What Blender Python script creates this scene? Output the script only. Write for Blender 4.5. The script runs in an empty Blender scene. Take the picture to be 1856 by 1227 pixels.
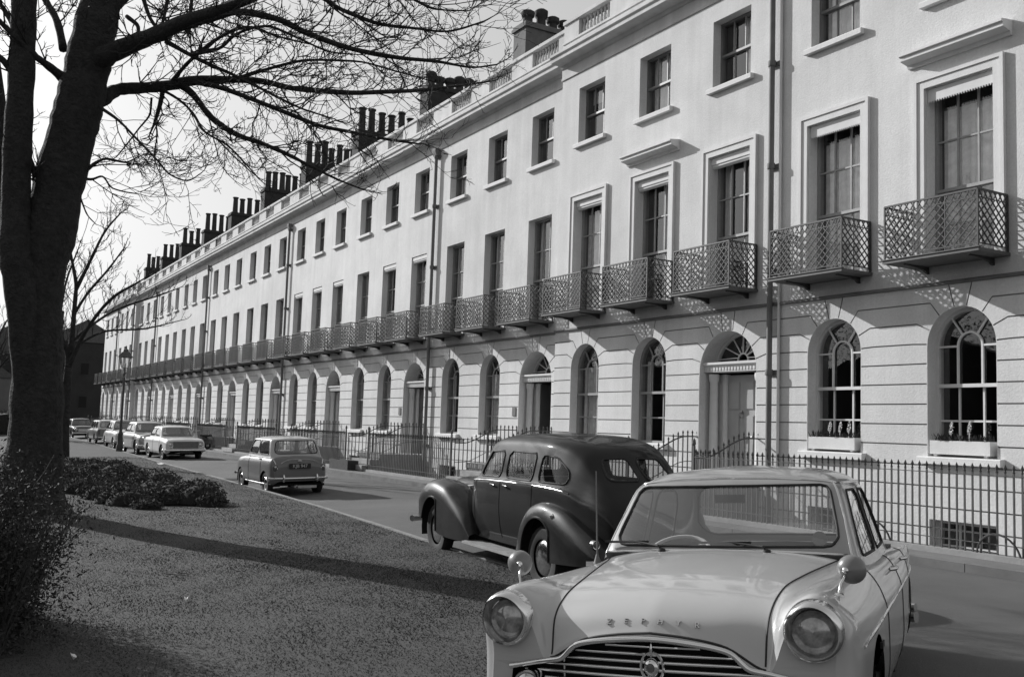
import bpy, bmesh, math, random
import numpy as np
from math import sin, cos, pi, radians, sqrt, hypot, atan2
from mathutils import Vector, Matrix
from mathutils.geometry import tessellate_polygon, delaunay_2d_cdt

SC = bpy.context.scene
COL = SC.collection
RNG = random.Random(7)


# ------------------------------------------------------------------ helpers
class MB:
    """collects shapes and links them as ONE mesh object"""
    def __init__(s):
        s.v = []; s.f = []

    def add(s, v, f):
        o = len(s.v)
        s.v.extend(tuple(map(float, p)) for p in v)
        s.f.extend(tuple(i + o for i in q) for q in f)
        return s

    def box(s, x0, x1, y0, y1, z0, z1):
        v = [(x0, y0, z0), (x1, y0, z0), (x1, y1, z0), (x0, y1, z0), (x0, y0, z1), (x1, y0, z1), (x1, y1, z1), (x0, y1, z1)]
        return s.add(v, [(0, 3, 2, 1), (4, 5, 6, 7), (0, 1, 5, 4), (1, 2, 6, 5), (2, 3, 7, 6), (3, 0, 4, 7)])

    def bar(s, a, b, t, u=None):
        """square bar of thickness t (t, u) from a to b, open ends"""
        a = Vector(a); b = Vector(b); d = (b - a).normalized(); u = u or t
        n = d.cross(Vector((0, 0, 1)))
        if n.length < 1e-4: n = Vector((1, 0, 0))
        n.normalize(); m = d.cross(n)
        n *= t / 2; m *= u / 2
        c = [n + m, m - n, -n - m, n - m]
        v = [a + q for q in c] + [b + q for q in c]
        return s.add(v, [(0, 1, 5, 4), (1, 2, 6, 5), (2, 3, 7, 6), (3, 0, 4, 7), (3, 2, 1, 0), (4, 5, 6, 7)])

    def tube(s, pts, r, n=6, closed=False, caps=True):
        P = [Vector(p) for p in pts]; k = len(P)
        if k < 2: return s
        R = r if isinstance(r, (list, tuple)) else [r] * k
        T = []
        for i in range(k):
            if closed: t = P[(i + 1) % k] - P[i - 1]
            else: t = P[min(i + 1, k - 1)] - P[max(i - 1, 0)]
            T.append(t.normalized() if t.length > 1e-9 else Vector((0, 0, 1)))
        a = Vector((0, 0, 1)) if abs(T[0].z) < .9 else Vector((1, 0, 0))
        N = (a - T[0] * a.dot(T[0])).normalized()
        v = []
        for i in range(k):
            N = N - T[i] * N.dot(T[i])
            N = N.normalized() if N.length > 1e-6 else T[i].orthogonal().normalized()
            B = T[i].cross(N)
            for j in range(n):
                q = 2 * pi * j / n
                v.append(P[i] + (N * cos(q) + B * sin(q)) * R[i])
        f = []
        for i in range(k if closed else k - 1):
            i2 = (i + 1) % k
            for j in range(n):
                j2 = (j + 1) % n
                f.append((i * n + j, i * n + j2, i2 * n + j2, i2 * n + j))
        if caps and not closed:
            f.append(tuple(reversed(range(n)))); f.append(tuple(range((k - 1) * n, k * n)))
        return s.add(v, f)

    def lathe(s, prof, n=16, origin=(0, 0, 0), axis='z', sx=1, sy=1):
        """prof: (radius, height) pairs turned about an axis through origin"""
        o = Vector(origin); v = []
        for r, h in prof:
            for j in range(n):
                q = 2 * pi * j / n
                a, b = r * cos(q) * sx, r * sin(q) * sy
                p = {'z': (a, b, h), 'y': (a, h, b), 'x': (h, a, b)}[axis]
                v.append(o + Vector(p))
        f = []
        for i in range(len(prof) - 1):
            for j in range(n):
                j2 = (j + 1) % n
                q = (i * n + j, i * n + j2, (i + 1) * n + j2, (i + 1) * n + j)
                f.append(q if axis != 'y' else q[::-1])
        return s.add(v, f)

    def extrude_x(s, prof, x0, x1, caps=True):
        """closed (y, z) outline swept along x"""
        k = len(prof)
        v = [(x0, y, z) for y, z in prof] + [(x1, y, z) for y, z in prof]
        f = [(i, (i + 1) % k, (i + 1) % k + k, i + k) for i in range(k)]
        if caps: f += [tuple(reversed(range(k))), tuple(range(k, 2 * k))]
        return s.add(v, f)

    def extrude_y(s, prof, y0, y1, caps=True):
        """closed (x, z) outline swept along y"""
        k = len(prof)
        v = [(x, y0, z) for x, z in prof] + [(x, y1, z) for x, z in prof]
        f = [(i, (i + 1) % k, (i + 1) % k + k, i + k) for i in range(k)]
        if caps: f += [tuple(reversed(range(k))), tuple(range(k, 2 * k))]
        return s.add(v, f)

    def xform(s, M):
        s.v = [tuple(M @ Vector(p)) for p in s.v]; return s

    def build(s, name, mat, parent=None, smooth=None, loc=None):
        me = bpy.data.meshes.new(name)
        me.from_pydata(s.v, [], s.f)
        if smooth is not None:
            me.shade_smooth()
            if smooth < 180: me.set_sharp_from_angle(angle=radians(smooth))
        return link(name, me, mat, parent, loc)


def link(name, me, mat, parent=None, loc=None):
    me.materials.append(mat)
    o = bpy.data.objects.new(name, me); COL.objects.link(o)
    if parent is not None: o.parent = parent
    if loc is not None: o.location = loc
    return o


def np_mesh(name, V, F, mat, parent=None, smooth=False):
    """V (n,3) array, F (m,3) or (m,4) array"""
    me = bpy.data.meshes.new(name); V = np.asarray(V, np.float32); F = np.asarray(F, np.int32); k = F.shape[1]
    me.vertices.add(len(V)); me.vertices.foreach_set('co', V.ravel())
    me.loops.add(F.size); me.loops.foreach_set('vertex_index', F.ravel())
    me.polygons.add(len(F)); me.polygons.foreach_set('loop_start', np.arange(0, F.size, k, dtype=np.int32))
    me.update(calc_edges=True); me.validate()
    if smooth: me.shade_smooth()
    return link(name, me, mat, parent)


def thing(name, label, cat, loc=(0, 0, 0), rz=0.0, group=None):
    o = bpy.data.objects.new(name, None); COL.objects.link(o)
    o.empty_display_size = .2
    o.location = loc; o.rotation_euler = (0, 0, rz)
    return tag(o, label, cat, group)


def tag(o, label, cat, group=None, kind=None):
    o['label'] = label; o['category'] = cat
    if group: o['group'] = group
    if kind: o['kind'] = kind
    return o


def struct(o, kind='structure', label=None):
    o['kind'] = kind
    if label: o['label'] = label
    return o


def kids(o): return [c for c in bpy.data.objects if c.parent is o]


def copy_tree(o, parent=None, table=None):
    if table is None:
        table = {}
        for c in bpy.data.objects:
            if c.parent: table.setdefault(c.parent.name, []).append(c)
    c = o.copy(); COL.objects.link(c)
    if parent is not None: c.parent = parent
    for ch in table.get(o.name, []): copy_tree(ch, c, table)
    return c


# ------------------------------------------------------------------ materials (all neutral grey: the photo is black and white)
def g3(v): return (v, v, v, 1)


def mat(name, v, rough=.6, var=.0, scale=3.0, bump=0.0, bscale=40.0, metal=0.0, coat=0.0, spec=.5, streak=0.0, fine=0.0, dist=.02, world=False, big=0.0, each=0.0):
    m = bpy.data.materials.new(name); m.use_nodes = True
    nt = m.node_tree; N = nt.nodes; L = nt.links
    b = N['Principled BSDF']
    b.inputs['Base Color'].default_value = g3(v); b.inputs['Roughness'].default_value = rough
    b.inputs['Metallic'].default_value = metal; b.inputs['Coat Weight'].default_value = coat
    b.inputs['Coat Roughness'].default_value = .06
    b.inputs['Specular IOR Level'].default_value = spec
    tc = N.new('ShaderNodeTexCoord')
    co_ = N.new('ShaderNodeNewGeometry').outputs['Position'] if world else tc.outputs['Object']
    cur = None

    def noise(sc, det=5, vec=None, r=.6):
        n = N.new('ShaderNodeTexNoise'); n.inputs['Scale'].default_value = sc; n.inputs['Detail'].default_value = det
        n.inputs['Roughness'].default_value = r
        L.new(vec if vec is not None else co_, n.inputs['Vector']); return n.outputs['Fac']

    def mul(a, fac, amt):
        mr = N.new('ShaderNodeMapRange'); mr.inputs['From Min'].default_value = .25; mr.inputs['From Max'].default_value = .75
        mr.inputs['To Min'].default_value = 1 - amt; mr.inputs['To Max'].default_value = 1 + amt
        L.new(fac, mr.inputs['Value'])
        mm = N.new('ShaderNodeMath'); mm.operation = 'MULTIPLY'
        if a is None: mm.inputs[0].default_value = v
        else: L.new(a, mm.inputs[0])
        L.new(mr.outputs[0], mm.inputs[1]); return mm.outputs[0]
    if var: cur = mul(cur, noise(scale), var)
    if big: cur = mul(cur, noise(.16, 4), big)
    if each:
        oi = N.new('ShaderNodeObjectInfo'); mr0 = N.new('ShaderNodeMapRange'); mr0.inputs['From Min'].default_value = -.0; mr0.inputs['To Min'].default_value = .25; mr0.inputs['To Max'].default_value = .75
        L.new(oi.outputs['Random'], mr0.inputs['Value']); cur = mul(cur, mr0.outputs[0], each)
    if fine: cur = mul(cur, noise(bscale * .6, 3), fine)
    if streak:
        mp = N.new('ShaderNodeMapping'); mp.inputs['Scale'].default_value = (2.2, 2.2, .12)
        L.new(co_, mp.inputs['Vector'])
        cur = mul(cur, noise(1.6, 6, mp.outputs[0]), streak)
    if cur is not None:
        cc = N.new('ShaderNodeCombineColor')
        for k in range(3): L.new(cur, cc.inputs[k])
        L.new(cc.outputs[0], b.inputs['Base Color'])
    if bump:
        bp = N.new('ShaderNodeBump'); bp.inputs['Strength'].default_value = bump; bp.inputs['Distance'].default_value = dist
        L.new(noise(bscale, 4), bp.inputs['Height']); L.new(bp.outputs[0], b.inputs['Normal'])
    return m


def glass(name, tint=.85, refl=1.0, dirt=0.0, base=.07):
    m = bpy.data.materials.new(name); m.use_nodes = True
    nt = m.node_tree; N = nt.nodes; L = nt.links
    N.remove(N['Principled BSDF']); out = N['Material Output']
    t = N.new('ShaderNodeBsdfTransparent'); t.inputs[0].default_value = g3(tint)
    g = N.new('ShaderNodeBsdfGlossy'); g.inputs['Roughness'].default_value = .015; g.inputs[0].default_value = g3(refl)
    # reflection of both faces of a pane, the same seen from either side: .07 + .85 * facing^5
    lw = N.new('ShaderNodeLayerWeight'); lw.inputs[0].default_value = .5
    p5 = N.new('ShaderNodeMath'); p5.operation = 'POWER'; p5.inputs[1].default_value = 4.5; L.new(lw.outputs['Facing'], p5.inputs[0])
    mm = N.new('ShaderNodeMath'); mm.operation = 'MULTIPLY_ADD'; mm.inputs[1].default_value = .85; mm.inputs[2].default_value = base; mm.use_clamp = True
    L.new(p5.outputs[0], mm.inputs[0])
    tc = N.new('ShaderNodeTexCoord'); nz = N.new('ShaderNodeTexNoise'); nz.inputs['Scale'].default_value = 1.3
    L.new(tc.outputs['Object'], nz.inputs[0])
    bp = N.new('ShaderNodeBump'); bp.inputs['Strength'].default_value = .05; bp.inputs['Distance'].default_value = .03
    L.new(nz.outputs[0], bp.inputs['Height']); L.new(bp.outputs[0], g.inputs['Normal'])
    mx = N.new('ShaderNodeMixShader'); L.new(mm.outputs[0], mx.inputs[0]); L.new(t.outputs[0], mx.inputs[1]); L.new(g.outputs[0], mx.inputs[2])
    last = mx.outputs[0]
    if dirt:
        d = N.new('ShaderNodeBsdfDiffuse'); d.inputs[0].default_value = g3(.5)
        m2 = N.new('ShaderNodeMixShader'); m2.inputs[0].default_value = dirt
        L.new(last, m2.inputs[1]); L.new(d.outputs[0], m2.inputs[2]); last = m2.outputs[0]
    L.new(last, out.inputs[0])
    return m


M = {}
M['stucco'] = mat('stucco', .64, .9, var=.10, scale=.9, bump=.36, bscale=38, streak=.08, fine=.08, dist=.02, world=True, big=.10, each=.05)
M['stucco_trim'] = mat('stucco_trim', .68, .85, var=.07, scale=2.5, bump=.3, bscale=40, streak=.06)
M['groove'] = mat('groove', .30, .95, var=.15, scale=4)
M['cornice'] = mat('cornice', .60, .9, var=.16, scale=1.2, bump=.3, bscale=30, streak=.12, world=True, big=.12)
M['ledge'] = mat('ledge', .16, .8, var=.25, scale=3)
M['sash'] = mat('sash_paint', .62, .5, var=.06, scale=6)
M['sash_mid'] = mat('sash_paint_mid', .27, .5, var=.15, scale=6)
M['sash_silhouette'] = mat('sash_silhouette_tone', .16, .5, var=.1, scale=6)  # second-floor bars: silhouette against the pale curtains put into the colour
M['blind'] = mat('blind', .66, .8, var=.06, scale=5)
M['curtain'] = mat('curtain', .78, .9, var=.16, scale=7)
M['net'] = mat('net_curtain', .82, .9, var=.25, scale=6)
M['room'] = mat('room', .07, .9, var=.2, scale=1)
M['glass'] = glass('window_glass', .85, 1.0, 0, .10)
M['iron'] = mat('iron', .06, .55, var=.25, scale=8, spec=.4)
M['iron_rail'] = mat('iron_rail', .085, .55, var=.3, scale=6, spec=.4)
M['iron_pale'] = mat('iron_pale', .15, .6, var=.25, scale=6)
M['lead'] = mat('lead', .10, .6, var=.2, scale=5)
M['stone'] = mat('stone', .30, .9, var=.2, scale=3, bump=.3, bscale=30)
M['brick_dark'] = mat('soot_brick', .045, .95, var=.3, scale=6, bump=.5, bscale=18)
M['brick_pale'] = mat('pale_render', .17, .95, var=.2, scale=4, bump=.3)
M['pot'] = mat('chimney_pot', .05, .9, var=.3, scale=5)
M['slate'] = mat('slate', .08, .7, var=.3, scale=5, bump=.3)
M['door'] = mat('door_paint', .33, .45, var=.08, scale=4)
M['door_dark'] = mat('door_paint_dark', .06, .4, var=.1, scale=4)
M['brass'] = mat('brass', .25, .3, metal=.8)
M['bark'] = mat('bark', .035, .95, var=.5, scale=7, bump=1.0, bscale=16, dist=.09)
M['twig'] = mat('twig', .03, .9, var=.2, scale=6)
M['twig_pale'] = mat('twig_pale', .06, .9, var=.2, scale=6)
M['leaf_dark'] = mat('leaf_dark', .05, .75, var=.5, scale=14, spec=.15)
M['leaf'] = mat('leaf', .07, .8, var=.45, scale=12, spec=.12)
M['petal'] = mat('petal', .75, .6, var=.1, scale=9)
M['asphalt'] = mat('asphalt', .09, .9, big=.15, var=.30, scale=.45, bump=.6, bscale=90, fine=.14, dist=.01)
M['paving'] = mat('paving', .15, .9, var=.2, scale=1.3, bump=.4, bscale=60, fine=.1)
M['kerb'] = mat('kerb_stone', .21, .9, var=.35, scale=2.5, bump=.4, bscale=50)
M['soil'] = mat('soil', .06, .95, var=.3, scale=6, bump=.6, bscale=30)
M['tyre'] = mat('tyre', .018, .8, var=.2, scale=20)
M['chrome'] = mat('chrome', .72, .14, metal=1, var=.06, scale=9)
M['rubber'] = mat('rubber', .012, .7)
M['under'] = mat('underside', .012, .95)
M['trim'] = mat('cabin_trim', .05, .8, var=.2, scale=6)
M['seat'] = mat('seat_cloth', .09, .8, var=.2, scale=8)
M['plate'] = mat('number_plate', .012, .5)
M['plate_letter'] = mat('plate_letter', .55, .5)
M['lamp_glass'] = mat('lamp_glass', .55, .12, metal=.75, var=.35, scale=10)
M['lamp_red'] = mat('lamp_lens', .10, .2, coat=.6)
M['car_glass'] = glass('car_glass', .90, 1.0, .02, .15)
M['paper'] = mat('paper', .75, .8); M['disc'] = mat('disc', .25, .8)
M['far_brick'] = mat('far_brick', .035, .95, var=.25, scale=.8)
M['far_wall'] = mat('far_wall', .14, .95, var=.2, scale=.8)


# ------------------------------------------------------------------ spline lofts and clipping (car bodies)
def spl(P, n):
    """smooth interpolation of control array P along axis 0, n samples per segment, limited slopes (no overshoot)"""
    P = np.asarray(P, float); k = len(P)
    d = P[1:] - P[:-1]
    m = np.zeros_like(P)
    a, b = d[:-1], d[1:]
    mm = (a + b) / 2; lim = 1.6 * np.minimum(abs(a), abs(b))
    m[1:-1] = np.where(a * b <= 0, 0, np.sign(mm) * np.minimum(abs(mm), np.maximum(lim, 0)))
    m[0] = d[0] * .9; m[-1] = d[-1] * .9
    out = []; tt = []
    ns = n if isinstance(n, (list, tuple)) else [n] * (k - 1)
    for i in range(k - 1):
        for q in range(ns[i]):
            t = q / ns[i]
            out.append((2 * t**3 - 3 * t * t + 1) * P[i] + (t**3 - 2 * t * t + t) * m[i] + (-2 * t**3 + 3 * t * t) * P[i + 1] + (t**3 - t * t) * m[i + 1])
            tt.append(i + t)
    out.append(P[-1]); tt.append(k - 1.0)
    return np.array(out), np.array(tt)


class Sheet:
    def __init__(s, V, A, F): s.V, s.A, s.F = V, A, F


def loft(ctrl, nu, nv, mirror=True):
    """ctrl[i][j] = point; mirrored about y=0. attributes: (i, j, side)"""
    c = np.asarray(ctrl, float)
    g, tu = spl(c, nu)
    g2, tv = spl(np.swapaxes(g, 0, 1), nv)
    G = np.swapaxes(g2, 0, 1); U, W_ = len(tu), len(tv)
    V = G.reshape(-1, 3); A = np.stack([np.repeat(tu, W_), np.tile(tv, U), np.ones(U * W_)], 1)
    F = [(i * W_ + j, (i + 1) * W_ + j, (i + 1) * W_ + j + 1, i * W_ + j + 1) for i in range(U - 1) for j in range(W_ - 1)]
    if mirror:
        n = len(V); V2 = V * [1, -1, 1]; A2 = A * [1, 1, -1]
        mp = np.arange(n) + n
        on = np.abs(V[:, 1]) < 1e-6; mp[on] = np.nonzero(on)[0]
        F = F + [tuple(int(mp[q]) for q in f[::-1]) for f in F]
        V = np.concatenate([V, V2]); A = np.concatenate([A, A2])
    return Sheet(V, A, F)


def clip(sh, g):
    """split a sheet by g (negative inside). returns (outside, inside, cut segments)"""
    gv = np.asarray(g(sh.V, sh.A), float)
    gv = np.where(np.abs(gv) < 1e-7, 1e-7, gv)
    V = list(map(tuple, sh.V)); A = list(map(tuple, sh.A)); cut = {}
    Fo, Fi, seg = [], [], []

    def edge(a, b):
        k = (a, b) if a < b else (b, a)
        if k not in cut:
            t = gv[a] / (gv[a] - gv[b])
            V.append(tuple(np.array(V[a]) * (1 - t) + np.array(V[b]) * t))
            A.append(tuple(np.array(A[a]) * (1 - t) + np.array(A[b]) * t))
            cut[k] = len(V) - 1
        return cut[k]
    for f in sh.F:
        s = [gv[i] < 0 for i in f]
        if not any(s): Fo.append(f); continue
        if all(s): Fi.append(f); continue
        po, pi_, cc = [], [], []
        for q in range(len(f)):
            a, b = f[q], f[(q + 1) % len(f)]
            (pi_ if gv[a] < 0 else po).append(a)
            if (gv[a] < 0) != (gv[b] < 0):
                e = edge(a, b); po.append(e); pi_.append(e); cc.append(e)
        if len(po) > 2: Fo.append(tuple(po))
        if len(pi_) > 2: Fi.append(tuple(pi_))
        if len(cc) == 2: seg.append(tuple(cc))
    V = np.array(V); A = np.array(A)
    return Sheet(V, A, Fo), Sheet(V, A, Fi), [(tuple(V[a]), tuple(V[b])) for a, b in seg]


def compact(sh):
    used = sorted({i for f in sh.F for i in f}); mp = {o: n for n, o in enumerate(used)}
    return sh.V[used], [tuple(mp[i] for i in f) for f in sh.F]


def sheet_obj(name, sh, m, parent, ang=38, offset=0.0, dist=1e-5):
    V, F = compact(sh)
    bm = bmesh.new()
    vs = [bm.verts.new(p) for p in V]
    for f in F:
        try: bm.faces.new([vs[i] for i in f])
        except ValueError: pass
    bmesh.ops.remove_doubles(bm, verts=bm.verts, dist=dist)
    bmesh.ops.dissolve_degenerate(bm, edges=bm.edges, dist=1e-6)
    if offset:
        bm.normal_update()
        for v in bm.verts: v.co -= v.normal * offset
    me = bpy.data.meshes.new(name); bm.to_mesh(me); bm.free()
    me.shade_smooth(); me.set_sharp_from_angle(angle=radians(ang))
    return link(name, me, m, parent)


def chains(seg):
    from collections import defaultdict
    key = lambda p: (round(p[0], 4), round(p[1], 4), round(p[2], 4))
    adj = defaultdict(list); pos = {}
    for a, b in seg:
        ka, kb = key(a), key(b)
        if ka == kb: continue
        adj[ka].append(kb); adj[kb].append(ka); pos[ka] = a; pos[kb] = b
    done = set(); out = []
    for st in sorted(adj, key=lambda k: len(adj[k])):
        if st in done: continue
        path = [st]; done.add(st); cur = st
        while True:
            nx = [q for q in adj[cur] if q not in done]
            if not nx: break
            cur = nx[0]; done.add(cur); path.append(cur)
        closed = len(path) > 3 and path[0] in adj[path[-1]]
        if len(path) > 2: out.append(([pos[k] for k in path], closed))
    return out


def tubes(seg, r, mb=None, n=6):
    mb = mb or MB()
    for P, c in chains(seg): mb.tube(P, r, n, closed=c)
    return mb


def sd_poly(px, py, poly, r=0.0):
    """signed distance (negative inside) to a polygon, corners rounded by r (polygon shrunk first by caller)"""
    P = np.asarray(poly, float); n = len(P)
    d = np.full(len(px), 1e9); s = np.ones(len(px))
    for i in range(n):
        a = P[i]; b = P[(i + 1) % n]; e = b - a
        wx, wy = px - a[0], py - a[1]
        t = np.clip((wx * e[0] + wy * e[1]) / (e @ e), 0, 1)
        d = np.minimum(d, np.hypot(wx - e[0] * t, wy - e[1] * t))
        c1 = a[1] <= py; c2 = b[1] > py; cr = e[0] * wy - e[1] * wx
        up = c1 & c2 & (cr > 0); dn = (~c1) & (~c2) & (cr < 0)
        s = np.where(up | dn, -s, s)
    return d * s - r


def shrink(poly, r):
    """move polygon edges inwards by r (convex-ish, any orientation)"""
    P = [Vector(p).to_2d() for p in poly]; n = len(P)
    ar = sum(P[i].x * P[(i + 1) % n].y - P[(i + 1) % n].x * P[i].y for i in range(n))
    sg = 1 if ar > 0 else -1; out = []
    for i in range(n):
        a, b, c = P[i - 1], P[i], P[(i + 1) % n]
        e1 = (b - a).normalized(); e2 = (c - b).normalized()
        n1 = Vector((-e1.y, e1.x)) * sg; n2 = Vector((-e2.y, e2.x)) * sg
        bis = n1 + n2; bis /= max(bis.length_squared / 2, .3)
        out.append(tuple(b + bis * r))
    return out


def inside(poly, r=.05):
    sp = shrink(poly, r)
    return lambda a, b: sd_poly(a, b, sp, r)
# ------------------------------------------------------------------ world, sun, camera
SUN_AZ, SUN_EL = 22.5, 25.0          # heading of the light (degrees from +x), elevation
LD = Vector((cos(radians(SUN_AZ)) * cos(radians(SUN_EL)), sin(radians(SUN_AZ)) * cos(radians(SUN_EL)), -sin(radians(SUN_EL))))
wd = bpy.data.worlds.new('World'); SC.world = wd; wd.use_nodes = True
nt = wd.node_tree; bg = nt.nodes['Background']
sky = nt.nodes.new('ShaderNodeTexSky'); sky.sky_type = 'NISHITA'; sky.sun_disc = False
sky.sun_elevation = radians(SUN_EL); sky.sun_rotation = radians(90 - (SUN_AZ + 180)) * -1 if False else radians((90 - (SUN_AZ + 180)) % 360)
sky.air_density = 1.6; sky.dust_density = 4.0; sky.ozone_density = 1.0; sky.altitude = 50
bw = nt.nodes.new('ShaderNodeRGBToBW')
# the photo's hazy, even sky: squeeze the range of the grey sky
pw = nt.nodes.new('ShaderNodeMath'); pw.operation = 'POWER'; pw.inputs[1].default_value = .5
ml = nt.nodes.new('ShaderNodeMath'); ml.operation = 'MULTIPLY'; ml.inputs[1].default_value = 2.8
nt.links.new(sky.outputs[0], bw.inputs[0]); nt.links.new(bw.outputs[0], pw.inputs[0]); nt.links.new(pw.outputs[0], ml.inputs[0]); nt.links.new(ml.outputs[0], bg.inputs[0])
bg.inputs[1].default_value = 0.105

sl = bpy.data.lights.new('sun', 'SUN'); sl.energy = 5.0; sl.angle = radians(.55); sl.color = (1, 1, 1)
so = bpy.data.objects.new('sun', sl); COL.objects.link(so); so.location = (-40, -20, 40)
so.rotation_mode = 'QUATERNION'; so.rotation_quaternion = LD.to_track_quat('-Z', 'Y')

cam = bpy.data.cameras.new('camera'); co = bpy.data.objects.new('camera', cam); COL.objects.link(co)
cam.sensor_width = 36; cam.lens = 35.02; cam.clip_start = .05; cam.clip_end = 6000
_r = Vector((0.50488469, 0.86252271, 0.03385311)); _u = Vector((0.06135419, -0.07497849, 0.99529588)); _w = Vector((-0.86100355, 0.50043262, 0.09077487))
co.matrix_world = Matrix(((_r.x, _u.x, -_w.x, 0), (_r.y, _u.y, -_w.y, 0), (_r.z, _u.z, -_w.z, 1.62), (0, 0, 0, 1)))
SC.camera = co
SC.view_settings.view_transform = 'Standard'; SC.view_settings.look = 'None'
SC.view_settings.exposure = 0; SC.view_settings.gamma = 1
SC.render.engine = 'CYCLES'
SC.cycles.max_bounces = 8; SC.cycles.transparent_max_bounces = 16; SC.cycles.caustics_reflective = False; SC.cycles.caustics_refractive = False
SC.cycles.use_denoising = True
SC.render.filter_size = 1.7
CAM = Vector((0, 0, 1.62))

# ------------------------------------------------------------------ ground
KERB, _ = spl([(-150, 11.2), (-110, 10.0), (-75, 8.85), (-50, 7.95), (-34.3, 7.3), (-26.2, 7.05), (-19.7, 6.78), (-15.7, 6.5), (-13, 6.28), (-10, 6.1), (-8.2, 5.85),
               (-7.1, 5.35), (-6.2, 4.45), (-5.4, 3.3), (-4.6, 1.9), (-3.8, .2), (-3.0, -2.5), (-2.4, -7), (-2, -20), (-2, -60)], 5)
LAWN_POLY = [tuple(p) for p in KERB] + [(-150, -60)]


def lawn_sd(x, y): return sd_poly(np.asarray(x, float), np.asarray(y, float), LAWN_POLY)


def road_z(x, y):
    d = np.maximum(lawn_sd(x, y), 0)
    t = np.clip(d / 1.7, 0, 1); z = -.13 + .13 * (t * t * (3 - 2 * t)) * .75 + .0325 * np.clip(d / 3.5, 0, 1)
    e = np.clip((12.2 - np.asarray(y, float)) / 1.5, 0, 1)
    return np.minimum(z, -.085 + .085 * e * (2 - e))


def grid_sheet(xs, ys, zf):
    X, Y = np.meshgrid(np.array(xs, float), np.array(ys, float), indexing='ij')
    X, Y = X.ravel(), Y.ravel(); n = len(ys)
    V = np.stack([X, Y, zf(X, Y)], 1)
    F = [(i * n + j, (i + 1) * n + j, (i + 1) * n + j + 1, i * n + j + 1) for i in range(len(xs) - 1) for j in range(n - 1)]
    return Sheet(V, np.zeros((len(V), 3)), F)


def lawn_z(x, y):
    x = np.asarray(x, float); y = np.asarray(y, float)
    d = np.clip(-lawn_sd(x, y) / 1.5, 0, 1)
    return d * (.025 * np.sin(x * .7 + 1.3 * np.sin(y * .5)) + .02 * np.sin(y * 1.1 + x * .3)) - .004


YF, P = 15.2, 8.42                    # facade plane, width of one house
X0 = -14.84                           # right-hand party line of the second house
XE = X0 - 11 * P                      # far end of the terrace
XR = X0 + P                           # near end
gm = MB()
for (a, b, c, d) in ((-2500, 2500, -2500, 13.05), (-2500, XE - .6, 13.05, 14.86), (XR + .3, 2500, 13.05, 14.86), (-2500, 2500, 14.86, 2500)):
    gm.add([(a, c, -.3), (b, c, -.3), (b, d, -.3), (a, d, -.3)], [(0, 1, 2, 3)])
struct(gm.build('ground', mat('earth', .07, .95, var=.3, scale=.15)))

m_lawn = mat('lawn', .050, .95, var=.30, scale=.6, bump=.25, bscale=40, fine=.12, dist=.05)
xs = list(np.arange(-150, -40, 3.0)) + list(np.arange(-40, -24, 1.0)) + list(np.arange(-24, -1.2, .4))
ys = list(np.arange(-60, -12, 4.0)) + list(np.arange(-12, 12.1, .4))
lo, li, _ = clip(grid_sheet(xs, ys, lawn_z), lambda V, A: lawn_sd(V[:, 0], V[:, 1]) + .04)
struct(sheet_obj('lawn', li, m_lawn, None, 60))
xs = list(np.arange(-150, -40, 3.0)) + list(np.arange(-40, 8, .5)) + [12, 20, 40]
ys = [-60, -40, -25] + list(np.arange(-15, 12.2, .45)) + [12.2]
ro, ri, _ = clip(grid_sheet(xs, ys, road_z), lambda V, A: lawn_sd(V[:, 0], V[:, 1]) + .06)
struct(sheet_obj('road', ro, M['asphalt'], None, 60))
# kerb round the lawn, stone by stone
kb = MB(); kp = [Vector((p[0], p[1], 0)) for p in KERB]
acc = []
for i in range(len(kp) - 1):
    n = max(1, int((kp[i + 1] - kp[i]).length / .3))
    acc += [kp[i].lerp(kp[i + 1], q / n) for q in range(n)]
st = 3
for i in range(0, len(acc) - st, st):
    if acc[i].x < -120 or acc[i].y < -20: continue
    seg = acc[i:i + st + 1]; t = (seg[-1] - seg[0]).normalized(); nrm = Vector((t.y, -t.x, 0))
    if lawn_sd([seg[0].x + nrm.x * .3], [seg[0].y + nrm.y * .3])[0] < 0: nrm = -nrm
    h = .012 + RNG.uniform(-.006, .006); a = seg[0] + t * .006; b = seg[-1] - t * .006
    q = [a - nrm * .05, b - nrm * .05, b + nrm * .035, a + nrm * .035]
    kb.add([(p.x, p.y, -.2) for p in q] + [(p.x, p.y, h) for p in q], [(4, 5, 6, 7), (0, 1, 5, 4), (1, 2, 6, 5), (2, 3, 7, 6), (3, 0, 4, 7)])
o = kb.build('kerb', M['kerb']); struct(o)
M['kerb_far'] = mat('kerb_far', .14, .9, var=.3, scale=2.5)
pv = MB()
for i in range(int((XR + 12 - XE + 20) / .9)):
    x = XE - 20 + i * .9
    pv.box(x + .006, x + .894, 12.2, 12.36, -.25, .03 + RNG.uniform(-.004, .004))
struct(pv.build('pavement_kerb', M['kerb_far']))
pv = MB(); pv.box(-140, XR + 30, 12.36, 13.02, -.28, .022); struct(pv.build('pavement', M['paving']))
# sunken areas in front of the basements
ar = MB(); ar.add([(XE, 13.2, -1.95), (XR, 13.2, -1.95), (XR, 15.4, -1.95), (XE, 15.4, -1.95)], [(0, 1, 2, 3)])
ar.box(XE - .3, XR + .3, 13.03, 13.18, -2.0, .0); ar.box(XE - .6, XE, 13.18, 15.3, -2, .0); ar.box(XR, XR + .3, 13.18, 15.3, -2, .0)
struct(ar.build('basement_area', M['stucco_trim']))
cp = MB(); cp.box(XE - .3, XR + .3, 13.0, 13.22, .0, .10); struct(cp.build('plinth', M['stone']))
# ------------------------------------------------------------------ the terrace
BAY = (-2.733, 0.0, 2.733)            # door bay is the last (right-hand) one
HW = P / 2


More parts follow.
